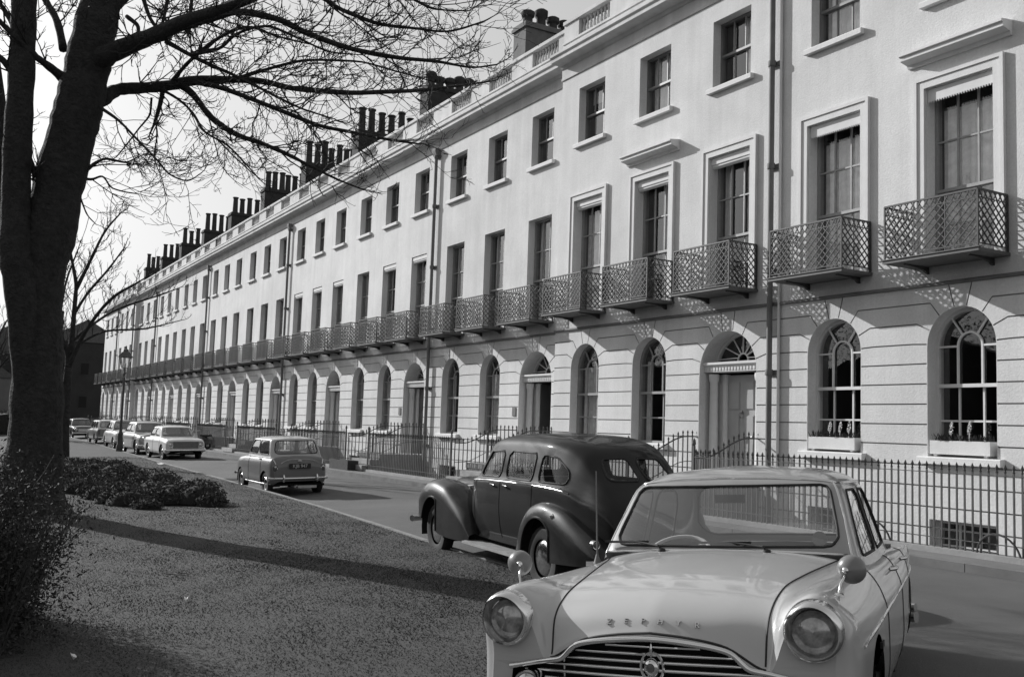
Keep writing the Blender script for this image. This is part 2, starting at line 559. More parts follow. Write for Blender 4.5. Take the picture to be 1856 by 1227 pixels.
def arch(cx, r, z0, zs, n=18):
    """outline of a round-headed opening, anticlockwise seen from the street"""
    return [(cx - r, z0), (cx + r, z0)] + [(cx + r * cos(pi * i / n), zs + r * sin(pi * i / n)) for i in range(n + 1)]


def rect(x0, x1, z0, z1): return [(x0, z0), (x1, z0), (x1, z1), (x0, z1)]


def strip(pts, w):
    """outline of a thin band of width w along a polyline"""
    Lp, Rp = [], []
    for i, p in enumerate(pts):
        a = Vector(pts[max(i - 1, 0)]); b = Vector(pts[min(i + 1, len(pts) - 1)]); d = (b - a).normalized(); n = Vector((-d.y, d.x)) * w / 2
        Lp.append((p[0] + n.x, p[1] + n.y)); Rp.append((p[0] - n.x, p[1] - n.y))
    return Rp + Lp[::-1]


def panel(mb, outer, holes, gb=None):
    """street face with openings; holes = (outline, depth, capped)"""
    loops = [list(outer)] + [list(h[0]) for h in holes]
    vs, es = [], []
    for l in loops:
        o = len(vs); vs += [Vector((float(x), float(z))) for x, z in l]; es += [(o + i, o + (i + 1) % len(l)) for i in range(len(l))]
    cv, _, cf, _, _, _ = delaunay_2d_cdt(vs, es, [], 0, 1e-5)
    C_ = np.array([(cv[f[0]] + cv[f[1]] + cv[f[2]]) / 3 for f in cf]); keep = sd_poly(C_[:, 0], C_[:, 1], outer) < 0
    for l in loops[1:]:
        xs_, ys_ = [p[0] for p in l], [p[1] for p in l]
        near = (C_[:, 0] > min(xs_)) & (C_[:, 0] < max(xs_)) & (C_[:, 1] > min(ys_)) & (C_[:, 1] < max(ys_)) & keep
        ix = np.nonzero(near)[0]
        if len(ix): keep[ix[sd_poly(C_[ix, 0], C_[ix, 1], l) < 0]] = False
    fs = []
    for f, k_ in zip(cf, keep):
        if not k_: continue
        p0, p1, p2 = (cv[i] for i in f); ar = (p1 - p0).x * (p2 - p0).y - (p1 - p0).y * (p2 - p0).x
        fs.append(tuple(f) if ar > 0 else tuple(f[::-1]))
    mb.add([(v.x, 0, v.y) for v in cv], fs)
    for h, dep, cap in holes:
        k = len(h); ar = sum(h[i][0] * h[(i + 1) % k][1] - h[(i + 1) % k][0] * h[i][1] for i in range(k))
        hh = h if ar > 0 else h[::-1]
        v = [(x, 0, z) for x, z in hh] + [(x, dep, z) for x, z in hh]
        (gb if cap and gb else mb).add(v, [(i, i + k, (i + 1) % k + k, (i + 1) % k) for i in range(k)])
        if cap: (gb or mb).add([(x, dep, z) for x, z in hh], [tuple(range(k))])


WGR, WGS = .65, 3.30                  # ground-floor window: radius, springing
DR, DS = .895, 3.02                   # door arch
SILL = 1.40; REV = .30
JZ = [4.05 - .35 * i for i in range(12)]


def openings(door=True): return [('w', BAY[0], WGR, WGS), ('w', BAY[1], WGR, WGS), ('d', BAY[2], DR, DS) if door else ('w', BAY[2], WGR, WGS)]


def wall_mesh(door=True):
    mb = MB(); gb = MB()
    g = []
    for t, cx, r, zs in openings(door): g.append((arch(cx, r, SILL if t == 'w' else .62, zs), REV if t == 'w' else .55, False))
    for cx in BAY[:2]: g.append((rect(cx - .62, cx + .62, -1.25, .34), .28, False))
    g.append((rect(BAY[2] - .5, BAY[2] + .5, -1.9, .1), .5, False))
    # rusticated joints, turned down towards the arches
    for z in JZ:
        edges = [-HW]
        for t, cx, r, zs in openings(door):
            bot = SILL - .16 if t == 'w' else .62
            if z < bot: continue
            if z <= zs: edges += [('s', cx - r), ('s', cx + r)]
            else:
                R2 = r + .30; dz = z - zs
                hx = sqrt(max(R2 * R2 - dz * dz, 0)) if dz < R2 else .28
                hx = max(hx, .34)
                # foot of the bend on the arch
                ang = atan2(dz, hx); k = (r + .012) / hypot(dz, hx)
                edges += [('b', cx - hx, (cx - hx * k, zs + dz * k)), ('b', cx + hx, (cx + hx * k, zs + dz * k))]
        edges.append(HW)
        for i in range(0, len(edges), 2):
            a, b = edges[i], edges[i + 1]; pts = []
            if a == -HW: pts.append((-HW + .004, z))
            elif a[0] == 's': pts.append((a[1] + .012, z))
            else: pts += [a[2], (a[1], z)]
            if b == HW: pts.append((HW - .004, z))
            elif b[0] == 's': pts.append((b[1] - .012, z))
            else: pts += [(b[1], z), b[2]]
            if abs(pts[-1][0] - pts[0][0]) > .06: g.append((strip(pts, .024), .022, True))
    for t, cx, r, zs in openings(door):      # keystone joints
        for s in (-1, 1): g.append((strip([(cx + s * .13 * r / .65 * .9, zs + r * .985 + .012), (cx + s * .22, 4.335)], .022), .022, True))
    panel(mb, rect(-HW, HW, -1.95, 4.36), g, gb)
    u = [(rect(cx - .65, cx + .65, 4.74, 7.88), REV, False) for cx in BAY] + [(rect(cx - .61, cx + .61, 9.48, 11.07), REV, False) for cx in BAY]
    panel(mb, rect(-HW, HW, 4.36, 12.5), u)
    for s in (-HW, HW): mb.add([(s, 0, -1.95), (s, 9, -1.95), (s, 9, 12.5), (s, 0, 12.5)], [(0, 1, 2, 3) if s > 0 else (3, 2, 1, 0)])
    mb.add([(-HW, 9, -1.95), (HW, 9, -1.95), (HW, 9, 12.5), (-HW, 9, 12.5)], [(0, 1, 2, 3)])
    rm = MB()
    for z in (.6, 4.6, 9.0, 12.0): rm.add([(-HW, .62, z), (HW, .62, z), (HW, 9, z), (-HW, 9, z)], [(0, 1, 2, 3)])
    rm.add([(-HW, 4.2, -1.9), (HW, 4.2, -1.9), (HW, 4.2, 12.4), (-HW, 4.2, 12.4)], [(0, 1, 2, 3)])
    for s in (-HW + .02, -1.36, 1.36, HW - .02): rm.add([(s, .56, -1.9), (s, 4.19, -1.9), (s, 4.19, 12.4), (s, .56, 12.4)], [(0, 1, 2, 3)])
    return mb, gb, rm


def sash_rect(w, z0, z1, cols, rows, meet, y=REV - .07):
    """sash window filling a rectangular opening of half-width w"""
    m = MB(); f = .055
    for s in (-1, 1): m.box(*(sorted((s * w, s * (w - f)))), y, y + .13, z0, z1)
    m.box(-w + f, w - f, y, y + .13, z1 - .06, z1); m.box(-w + f, w - f, y, y + .13, z0, z0 + .07)
    m.box(-w + f, w - f, y - .012, y + .10, meet - .028, meet + .028)
    b = .016
    zt, zb = z1 - .06, z0 + .07
    for i in range(1, cols):
        x = -w + f + (2 * w - 2 * f) * i / cols
        m.box(x - b, x + b, y + .012, y + .05, meet + .028, zt); m.box(x - b, x + b, y + .052, y + .09, zb, meet - .028)
    for i in range(1, rows):
        z = meet + (zt - meet) * i / rows; m.box(-w + f, w - f, y + .016, y + .046, z - b, z + b)
        z = zb + (meet - zb) * i / rows; m.box(-w + f, w - f, y + .056, y + .086, z - b, z + b)
    return m


def arch_band(m, cx, r0, r1, zs, y0, y1, n=18):
    for i in range(n):
        a, b = pi * i / n, pi * (i + 1) / n
        q = [(cx + r0 * cos(a), zs + r0 * sin(a)), (cx + r1 * cos(a), zs + r1 * sin(a)), (cx + r1 * cos(b), zs + r1 * sin(b)), (cx + r0 * cos(b), zs + r0 * sin(b))]
        m.add([(x, y0, z) for x, z in q] + [(x, y1, z) for x, z in q], [(0, 1, 2, 3), (1, 5, 6, 2), (4, 0, 3, 7)])


def sash_arch(full):
    w, zs, z0 = WGR, WGS, SILL; y = REV - .07; m = MB(); f = .06; meet = 2.62; b = .017
    for s in (-1, 1): m.box(*(sorted((s * w, s * (w - f)))), y, y + .13, z0, zs)
    arch_band(m, 0, w - f, w, zs, y, y + .13)
    m.box(-w + f, w - f, y, y + .13, z0, z0 + .07); m.box(-w + f, w - f, y - .012, y + .10, meet - .03, meet + .03)
    ri = .23
    for s in (-1, 1):
        m.box(s * ri - b, s * ri + b, y + .012, y + .05, meet + .03, zs)
        m.box(s * ri - b, s * ri + b, y + .052, y + .09, z0 + .07, meet - .03)
        m.box(*(sorted((s * (ri + b), s * (w - f)))), y + .016, y + .046, zs - .02, zs + .014)
        a = pi / 2 - s * .62; m.bar((ri * cos(a), y + .03, zs + ri * sin(a)), ((w - f) * cos(a), y + .03, zs + (w - f) * sin(a)), .03)
    arch_band(m, 0, ri - b, ri + b, zs, y + .012, y + .05, 12)
    m.box(-w + f, w - f, y + .056, y + .086, 2.02 - b, 2.02 + b)
    return m


def folds(x0, x1, z0, z1, y, amp=.03, n=7, seed=1):
    """hanging cloth with vertical folds"""
    r = random.Random(seed); k = n * 4; ph = r.uniform(0, 6); v = []; m = MB()
    for i in range(k + 1):
        x = x0 + (x1 - x0) * i / k; dy = amp * sin(i * pi / 2 + ph) + r.uniform(-.3, .3) * amp
        v += [(x, y + dy, z0), (x + r.uniform(-.004, .004), y + dy * .7, z1)]
    return m.add(v, [(2 * i, 2 * i + 2, 2 * i + 3, 2 * i + 1) for i in range(k)])


MESH = {}


def put(key, maker, name, mt, parent, loc=(0, 0, 0), smooth=None):
    """a part whose mesh is shared between repeats"""
    if key not in MESH:
        o = maker().build(name, mt, parent, smooth); MESH[key] = o.data; o.location = loc; return o
    o = bpy.data.objects.new(name, MESH[key]); COL.objects.link(o); o.parent = parent; o.location = loc
    return o


def flat_pane(w, z0, z1, y): return MB().add([(-w, y, z0), (w, y, z0), (w, y, z1), (-w, y, z1)], [(0, 1, 2, 3)])


def arch_pane(w, z0, zs, y):
    a = arch(0, w, z0, zs); return MB().add([(x, y, z) for x, z in a], [tuple(range(len(a)))])


def sill_mb(w, z, h=.11, p=.11): return MB().extrude_x([(-p, z - h), (-p, z - .015), (-p + .01, z), (REV, z + .02), (REV, z - h), (.0, z - h)], -w, w)


def balcony_mb():
    """lattice balcony: slab, posts, rails and crossed bars"""
    W2, D, z0, z1 = .89, .80, 4.76, 5.68
    slab = MB().box(-W2 - .03, W2 + .03, -D - .03, -.004, 4.68, 4.735)
    slab.extrude_x([(-D - .05, 4.735), (-D - .05, 4.75), (-D + .02, 4.75), (-D + .02, 4.735)], -W2 - .05, W2 + .05)
    fr = MB()
    for x, y in ((-W2, -D), (W2, -D), (-W2, -.03), (W2, -.03), (-.3, -D), (.3, -D)):
        t = .026 if abs(x) > .5 else .016; fr.box(x - t / 2, x + t / 2, y - t / 2, y + t / 2, 4.735, z1)
    for z, t in ((z1, .03), (z1 - .13, .014), (z0 + .05, .016)):
        fr.box(-W2, W2, -D - t / 2, -D + t / 2, z - t / 2, z + t / 2)
        for s in (-W2, W2): fr.box(s - t / 2, s + t / 2, -D, -.03, z - t / 2 - .001, z + t / 2 - .001)
    t = .017

    def lattice(L, place, skip=None):
        a, b = z0 + .05, z1 - .13; h = b - a; sp = .148; n = int((L + h) / sp) + 1
        for i in range(n + 1):
            for s in (0, 1):
                u0, u1 = i * sp - h, i * sp
                c0, c1 = max(u0, 0), min(u1, L)
                if c1 - c0 < .02: continue
                za, zb = a + (c0 - u0), a + (c1 - u0)
                p, q = (c0, za), (c1, zb)
                if s: p, q = (L - c0, za), (L - c1, zb)
                fr.bar(place(*p, s), place(*q, s), t, t)
        k = int(L / .125)
        for i in range(k): fr.bar(place((i + .15) * L / k, b, 0), place((i + .85) * L / k, z1, 0), t, t); fr.bar(place((i + .85) * L / k, b, 1), place((i + .15) * L / k, z1, 1), t, t)
    lattice(2 * W2, lambda u, z, s: (-W2 + u, -D + s * .006, z))
    for sd in (-W2, W2): lattice(D - .03, lambda u, z, s: (sd + s * .006, -D + u, z))
    br = MB(); br.extrude_x([(-.003, 4.56), (-.003, 4.678), (-.62, 4.678), (-.62, 4.66), (-.35, 4.645), (-.12, 4.61), (-.06, 4.57)], -.022, .022)
    return slab, fr, br


def baluster_mb():
    m = MB(); n = 9
    pr = [(.05, 0), (.05, .05), (.03, .07), (.055, .16), (.06, .22), (.035, .33), (.028, .40), (.045, .44), (.05, .47), (.05, .52)]
    for i in range(n): m.lathe([(r, 12.62 + z) for r, z in pr], 8, (-.66 + 1.32 * i / (n - 1), .14, 0))
    return m


def steps_mb():
    m = MB(); x0, x1 = BAY[2] - 1.0, BAY[2] + 1.0
    m.box(x0, x1, -1.62, .2, -.3, .62 - .14); m.box(x0 - .02, x1 + .02, -1.64, -.004, .62 - .14, .62)
    for i in range(2): m.box(x0, x1, -2.28 + i * .30, -1.62, (.05 if i == 0 else .30 - .05), .22 + i * .2 if i else .23)
    return m


def curtain_part(parent, kind, w, z0, z1, seed):
    r = random.Random(seed); y = REV + .14
    c = MB()
    if kind == 'drape':
        a = r.uniform(.25, .5) * w
        c.add(*(lambda q: (q.v, q.f))(folds(-w, -w + a, z0, z1, y, .025, 4, seed))); c.add(*(lambda q: (q.v, q.f))(folds(w - a * 1.2, w, z0, z1, y, .025, 4, seed + 1)))
        c.build('curtain', M['curtain'], parent, 60)
    elif kind == 'net':
        folds(-w, w, z0, z1 - r.choice((0, .05, .3)), y, .018, 9, seed).build('net_curtain', M['net'], parent, 60)
    elif kind == 'half':
        folds(r.uniform(-.2, .2) * w, w, z0, z1, y, .022, 6, seed).build('curtain', M['curtain'], parent, 60)
    elif kind == 'blind':
        h = r.uniform(.25, .6)
        MB().box(-w, w, y, y + .01, z1 - h * (z1 - z0), z1).build('roller_blind', M['blind'], parent)


def pelmet_mb(scallop):
    m = MB(); w = .645; y0, y1 = .03, .20; z1 = 7.875; z0 = 7.66
    if scallop:
        n = 26; o = [(-w, z1), (-w, z0)]
        for i in range(n): x = -w + 2 * w * i / n; o += [(x + .01, z0), (x + w / n, z0 - .035), (x + 2 * w / n - .01, z0)]
        o += [(w, z0), (w, z1)]
        return m.extrude_y(o, y0, y0 + .02)
    m.box(-w, w, y0, y1, z0 + .07, z1)
    return m.extrude_x([(.05, z0 + .07), (.05, z0 + .02), (.09, z0 - .02), (.15, z0 - .01), (.17, z0 + .03), (.17, z0 + .07)], -w, w)


def architrave_mb(hood):
    m = MB(); y = -.05
    for a, b, d in ((.665, .80, .05), (.80, .865, .075)):
        for s in (-1, 1): m.box(*(sorted((s * a, s * b))), -d, -.002, 4.74, 7.895 + a - .665)
        m.box(-b, b, -d, -.002, 7.895 + a - .665, 7.895 + b - .665)
    return m


def hood_mb(): return MB().extrude_x([(-.002, 8.34), (-.05, 8.34), (-.07, 8.40), (-.26, 8.44), (-.26, 8.50), (-.30, 8.52), (-.30, 8.56), (-.002, 8.60)], -1.0, 1.0)


CORN = [(.02, 11.52), (-.035, 11.52), (-.035, 11.58), (-.012, 11.60), (-.012, 11.84), (-.05, 11.86), (-.09, 11.93), (-.40, 11.96), (-.40, 12.05), (-.45, 12.10), (-.45, 12.17), (.02, 12.24)]


def parapet_mb():
    m = MB(); m.box(-HW, HW, -.02, .32, 12.235, 12.56); m.extrude_x([(-.05, 12.56), (-.05, 12.62), (.33, 12.62), (.33, 12.56)], -HW, HW)
    xs_ = [-HW] + [q for b in BAY for q in (b - .74, b + .74)] + [HW]
    for i in range(0, len(xs_), 2): m.box(xs_[i], xs_[i + 1], .0, .30, 12.621, 13.14)
    m.extrude_x([(-.05, 13.142), (-.05, 13.24), (.0, 13.28), (.3, 13.28), (.34, 13.24), (.34, 13.142)], -HW, HW)
    return m


def door_part(root, k):
    open_ = k in (2, 5)
    cx = BAY[2]; y = .42; r = DR
    d = MB(); d.box(-.46, .46, y + .04, y + .09, .64, 2.98)
    if not open_:
        for z0, z1 in ((.8, 1.5), (1.62, 2.1), (2.22, 2.85)):
            for s in (-1, 1):
                for q in (0, 1):
                    d.box(s * .22 - .15 + q * .02, s * .22 + .15 - q * .02, y + .03 - q * .012, y + .041, z0 + q * .02, z1 - q * .02)
        leaf = d.build('door', M['door' if k in (0, 1, 4, 7) else 'door_dark'], root, None, (cx, 0, 0))
        MB().lathe([(.0, y - .04), (.03, y - .03), (.035, y), (.02, y + .03)], 10, (.36, 0, 1.62), 'y').build('door_knob', M['brass'], leaf)
        kn = MB().lathe([(.0, y), (.035, y + .004), (.04, y + .03)], 10, (0, 0, 2.16), 'y'); kn.tube([(.045 * cos(a), y - .004, 2.10 + .05 * sin(a)) for a in np.linspace(0, 2 * pi, 12, endpoint=False)], .012, 6, closed=True)
        kn.build('door_knocker', M['brass'], leaf)
    else:
        dm = MB(); dm.box(0, .05, 0, .92, .64, 2.98)
        dm.build('door', M['door_dark'], root, None, (cx - .46, y + .06, 0))
    fr = MB()
    for s in (-1, 1):
        fr.box(*(sorted((s * .46, s * .56))), y - .02, y + .12, .62, 3.0)
        fr.box(*(sorted((s * .56, s * (r - .012)))), y + .02, y + .12, .62, 3.0)
        for q in range(6): fr.box(*(sorted((s * (.60 + q * .045), s * (.625 + q * .045)))), y + .005, y + .021, .9, 2.85)
    fr.build('door_case', M['sash'], root, None, (cx, 0, 0))
    for s in (-1, 1):
        c = MB().lathe([(.125, .62), (.125, .72), (.10, .75), (.098, 1.6), (.088, 2.82), (.11, 2.85), (.12, 2.93), (.12, 3.0)], 16, (s * .72, y - .14, 0))
        c.build('door_column', M['sash'], root, 40, (cx, 0, 0))
    li = MB(); li.box(-r + .008, r - .008, y - .30, y + .12, 3.04, 3.16); li.extrude_x([(y - .30, 3.16), (y - .36, 3.20), (y - .36, 3.25), (y + .12, 3.25), (y + .12, 3.16)], -r + .008, r - .008)
    for i in range(18): li.box(-r + .05 + i * .095, -r + .10 + i * .095, y - .315, y - .299, 3.07, 3.14)
    li.build('lintel', M['sash'], root, None, (cx, 0, 0))
    fl = MB(); zs = 3.25; rr = sqrt(max(r * r - (zs - DS) ** 2, 0))
    fl.box(-rr + .01, rr - .01, y + .02, y + .10, zs + .001, zs + .05)
    arch_band(fl, 0, r - .06, r - .004, DS, y + .02, y + .10)
    for i in range(1, 8):
        a = pi * i / 8; fl.bar((.16 * cos(a), y + .05, zs + .05 + .16 * sin(a)), ((r - .05) * cos(a), y + .05, DS + (r - .05) * sin(a)) if sin(a) > .35 else ((r - .07) * cos(a), y + .05, DS + .25 + (r - .07) * sin(a) * .6), .026)
    arch_band(fl, 0, .14, .175, zs + .05, y + .035, y + .065, 10)
    f = fl.build('fanlight', M['sash'], root, None, (cx, 0, 0))
    a = [(x, z) for x, z in arch(0, r - .01, DS, DS) if z > zs]; a = [(rr - .01, zs)] + a + [(-rr + .01, zs)]
    MB().add([(x, y + .075, z) for x, z in a], [tuple(range(len(a)))]).build('pane', M['glass'], f)
    MB().add([(-r, .555, .61), (r, .555, .61), (r, 3.6, .61), (-r, 3.6, .61)], [(0, 1, 2, 3)]).build('hall_floor', M['room'], root, None, (cx, 0, 0))


ORD = ['first', 'second', 'third', 'fourth', 'fifth', 'sixth', 'seventh', 'eighth', 'ninth', 'tenth', 'eleventh', 'twelfth']


def make_house(k):
    fwd = k <= 1 or k >= 10
    rich = k <= 1
    xc = X0 - (k - 1) * P - HW; yf = YF - (.29 if fwd else 0)
    extra = {0: 'white flowers in its window boxes and a scalloped blind upstairs', 1: 'panelled pale front door and hood over the middle first-floor window',
             2: 'front door standing open in the house behind the big black car', 3: 'slim drainpipe on its right, behind the bonnet of the big black car'}.get(k)
    lab = 'white stucco terraced house, %s from the right end%s' % (ORD[k], ', ' + extra if extra else '')
    if len(lab.split()) > 16: lab = ' '.join(('white stucco house ' + ORD[k] + ' from the right, ' + extra).split()[:16])
    root = thing('terraced_house', lab, 'house', (xc, yf, 0), 0, 'white stucco houses of the terrace')
    kw, kj = ('wall', 'joints') if k else ('wall0', 'joints0')
    if kw not in MESH:
        w, g, rm = wall_mesh(k > 0)
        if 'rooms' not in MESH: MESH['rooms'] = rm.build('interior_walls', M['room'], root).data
        else: put('rooms', None, 'interior_walls', None, root)
        wo = w.build('wall', M['stucco'], root); MESH[kw] = wo.data
        go = g.build('rusticated_joints', M['groove'], wo); MESH[kj] = go.data
    else:
        wo = bpy.data.objects.new('wall', MESH[kw]); COL.objects.link(wo); wo.parent = root
        put('rooms', None, 'interior_walls', None, root)
        go = bpy.data.objects.new('rusticated_joints', MESH[kj]); COL.objects.link(go); go.parent = wo
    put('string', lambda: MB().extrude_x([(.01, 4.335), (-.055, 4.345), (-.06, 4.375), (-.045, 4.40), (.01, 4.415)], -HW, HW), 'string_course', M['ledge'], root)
    put('cornice', lambda: MB().extrude_x(CORN, -HW, HW), 'cornice', M['cornice'], root)
    put('parapet', parapet_mb, 'parapet', M['cornice'], root)
    for cx in BAY: put('balusters', baluster_mb, 'balustrade', M['cornice'], root, (cx, 0, 0), 50)
    put('roof', lambda: MB().add([(-HW, .4, 12.5), (HW, .4, 12.5), (HW, 4.5, 15.3), (-HW, 4.5, 15.3), (HW, 9, 12.5), (-HW, 9, 12.5)], [(0, 1, 2, 3), (3, 2, 4, 5), (1, 4, 2), (0, 3, 5)]), 'roof', M['slate'], root)
    r = random.Random(100 + k)
    up = M['sash'] if k > 0 else M['sash']
    for bi, cx in enumerate(BAY):
        # second floor
        w = put('sash2', lambda: sash_rect(.61, 9.48, 11.07, 3, 1, 10.28), 'window', M['sash_silhouette'], root, (cx, 0, 0))
        put('pane2', lambda: flat_pane(.56, 9.53, 11.02, 0), 'pane', M['glass'], w, (0, REV - .01, 0)).rotation_euler = (r.uniform(-.006, .006) * .2, 0, r.uniform(-.012, .012))
        put('sill2', lambda: sill_mb(.72, 9.48), 'sill', M['stucco_trim'], w)
        curtain_part(w, r.choice(('half', 'net', 'net', 'half', 'blind') if k < 4 else ('net', 'half', 'drape', 'net')), .55, 9.5, 11.05, k * 31 + bi)
        # first floor
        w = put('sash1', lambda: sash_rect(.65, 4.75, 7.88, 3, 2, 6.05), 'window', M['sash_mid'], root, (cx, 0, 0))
        put('pane1', lambda: flat_pane(.60, 4.82, 7.83, 0), 'pane', M['glass'], w, (0, REV - .01, 0)).rotation_euler = (0, 0, r.uniform(-.012, .012))
        curtain_part(w, r.choice(('net', 'half', 'net', 'net', 'drape')), .6, 4.8, 7.86, k * 37 + bi + 5)
        if rich or (k in (3, 4) and bi > 0) or (k == 4 and bi == 0):
            sc_ = k == 0
            put('pelmet%d' % sc_, lambda: pelmet_mb(sc_), 'pelmet', M['blind'], w)
        if rich:
            put('architrave', lambda: architrave_mb(0), 'architrave', M['stucco_trim'], w)
            if bi == 1: put('hood', hood_mb, 'window_hood', M['stucco_trim'], w)
        b = put('slab', lambda: balcony_mb()[0], 'balcony', M['lead'], root, (cx, 0, 0))
        put('lattice', lambda: balcony_mb()[1], 'balcony_railing', M['iron'], b)
        for bx in (-.62, .62): put('bracket', lambda: balcony_mb()[2], 'bracket', M['iron'], b, (bx, 0, 0))
        # ground floor and basement
        if bi < 2 or k == 0:
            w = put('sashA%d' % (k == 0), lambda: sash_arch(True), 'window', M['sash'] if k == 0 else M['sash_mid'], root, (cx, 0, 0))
            put('paneA', lambda: arch_pane(WGR - .03, SILL + .03, WGS, 0), 'pane', M['glass'], w, (0, REV - .01, 0)).rotation_euler = (0, 0, r.uniform(-.012, .012))
            put('sillA', lambda: sill_mb(.78, SILL, .12, .13), 'sill', M['stucco_trim'], w)
            if k: curtain_part(w, r.choice(('net', 'drape', 'net')), .6, 1.42, 3.4, k * 41 + bi + 9)
            if bi == 2: continue
            w = put('sashB', lambda: sash_rect(.62, -1.25, .34, 3, 2, -.45, .2), 'basement_window', M['sash'], root, (cx, 0, 0))
            put('paneB', lambda: flat_pane(.57, -1.2, .3, .27), 'pane', M['glass'], w)
    if k: door_part(root, k)
    if k: put('steps', steps_mb, 'steps', M['stone'], root)
    if k % 2 == 1 or k == 10:
        dp = MB(); x = HW - .10
        dp.tube([(x, -.12, -1.9), (x, -.12, 11.4)], .06, 10)
        for z in (.9, 2.9, 5.0, 7.2, 9.4, 11.2): dp.lathe([(.08, z), (.085, z + .02), (.085, z + .10), (.08, z + .12)], 10, (x, -.12, 0)); dp.box(x - .16, x + .16, -.06, -.003, z + .02, z + .10)
        if k > 1: dp.extrude_x([(-.24, 11.55), (-.24, 11.42), (-.18, 11.28), (-.06, 11.28), (-.04, 11.55)], x - .13, x + .13)
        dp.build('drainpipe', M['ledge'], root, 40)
        if k == 1: MB().tube([(x + .19, -.05, .5), (x + .19, -.05, 12.0)], .028, 8).build('waste_pipe', M['stucco_trim'], root, 60)
    if k in (2, 3):
        MB().box(BAY[2] - 1.22, BAY[2] - 1.02, -.025, -.003, 2.02, 2.28).build('name_plate', M['lead'], root)
    if fwd:
        cr = MB()
        for s in ((-1,) if k in (1,) else (1,) if k == 10 else (-1,) if k == 11 else ()):
            x = s * HW; cr.extrude_x(CORN, x - .002 if s > 0 else x - .03, x + .03 if s > 0 else x + .002)
        if cr.v: cr.build('cornice_return', M['cornice'], root)
    # chimney stack on the left-hand party wall
    y0, y1 = 18.30 - yf, 21.7 - yf; zt = 17.0 + r.uniform(-.12, .2)
    ms = M['brick_pale'] if k == 2 else M['brick_dark']
    c = MB(); xl = -HW; c.box(xl - .45, xl + .45, y0, y1, 11.9, zt - .22); c.box(xl - .52, xl + .52, y0 - .07, y1 + .07, zt - .22, zt - .10); c.box(xl - .48, xl + .48, y0 - .03, y1 + .03, zt - .10, zt)
    st = c.build('chimney_stack', ms, root)
    n = r.choice((6, 7, 6, 7)); yy = y0 + .3
    for i in range(n):
        h = r.uniform(1.15, 1.5) if k not in (2, 3) else r.choice((.6, .75)); q = .205
        yy = y0 + .32 + (y1 - y0 - .64) * i / (n - 1)
        cap = k in (2, 3)
        pr = [(q * 1.15, zt), (q * 1.15, zt + .08), (q * .95, zt + .12), (q * .82, zt + h - .12), (q * 1.05, zt + h - .08), (q * 1.05, zt + h), (q * .7, zt + h), (q * .7, zt + h - .2)]
        if cap: pr = [(q * 1.05, zt), (q * .95, zt + .1), (q * .9, zt + h * .5), (q * 1.25, zt + h * .62), (q * 1.3, zt + h * .9), (q * .8, zt + h), (0, zt + h)]
        MB().lathe(pr, 10, (xl + r.uniform(-.12, .12), yy, 0)).build('chimney_pot', M['pot'], st, 40)
    if k in (1, 3, 5, 6):
        ae = MB(); ya = y0 + .1; za = zt + r.uniform(2.2, 3.4)
        ae.tube([(xl, ya - .05, zt - 1), (xl, ya - .05, za)], .022, 6)
        for i in range(4): ae.tube([(xl - .4 + i * .25, ya - .5, za - .08 - .0 * i), (xl - .4 + i * .25, ya + .4, za - .08)], .008, 4)
        ae.tube([(xl - .5, ya - .05, za - .08), (xl + .5, ya - .05, za - .08)], .012, 4)
        ae.build('aerial', M['iron'], root)
    return root


HOUSES = [make_house(k) for k in range(12)]


# ------------------------------------------------------------------ area railings
def spear(m, x, y, z0, z1, t=.022):
    m.bar((x, y, z0), (x, y, z1 - .12), t)
    m.lathe([(.012, z1 - .13), (.026, z1 - .115), (.012, z1 - .10), (.03, z1 - .06), (.0, z1)], 4, (x, y, 0))


def railing_mb(door=True):
    """front rail of one house plus the two rails that climb its doorsteps (x from the house's middle, y from the facade)"""
    m = MB(); y = 13.1 - YF; a, b = BAY[2] - 1.02, BAY[2] + 1.02
    def run(x0, x1):
        n = max(1, int(round((x1 - x0) / .128)))
        for i in range(n): spear(m, x0 + (i + .5) * (x1 - x0) / n, y, .09, 1.37)
        for z in (1.2, .24): m.box(x0, x1, y - .018, y + .018, z - .006, z + .006)
    if not door: run(-HW, HW); return m, None
    run(-HW, a - .05); run(b + .05, HW)
    for x in (a - .05, b + .05): m.box(x - .022, x + .022, y - .022, y + .022, .09, 1.42); m.lathe([(.02, 1.42), (.04, 1.46), (.03, 1.53), (0, 1.58)], 8, (x, y, 0))
    sts = []
    for x in (a + .06, b - .06):
        st = MB(); sts.append(st); n = 15; top = []
        for i in range(n + 1):
            t = i / n; yy = y + .06 + t * (-.06 - y)
            q = min(max((t - .12) / .6, 0), 1); up = .42 * q * q * (3 - 2 * q)
            zb = .1 if t < .2 else .28 if t < .32 else .48 if t < .34 else .62
            spear(st, x, yy, zb, 1.33 + up); top.append((x, yy, 1.18 + up))
        st.tube(top, .016, 5); st.tube([(p[0], p[1], p[2] - .55) for p in top], .009, 4)
    return m, sts


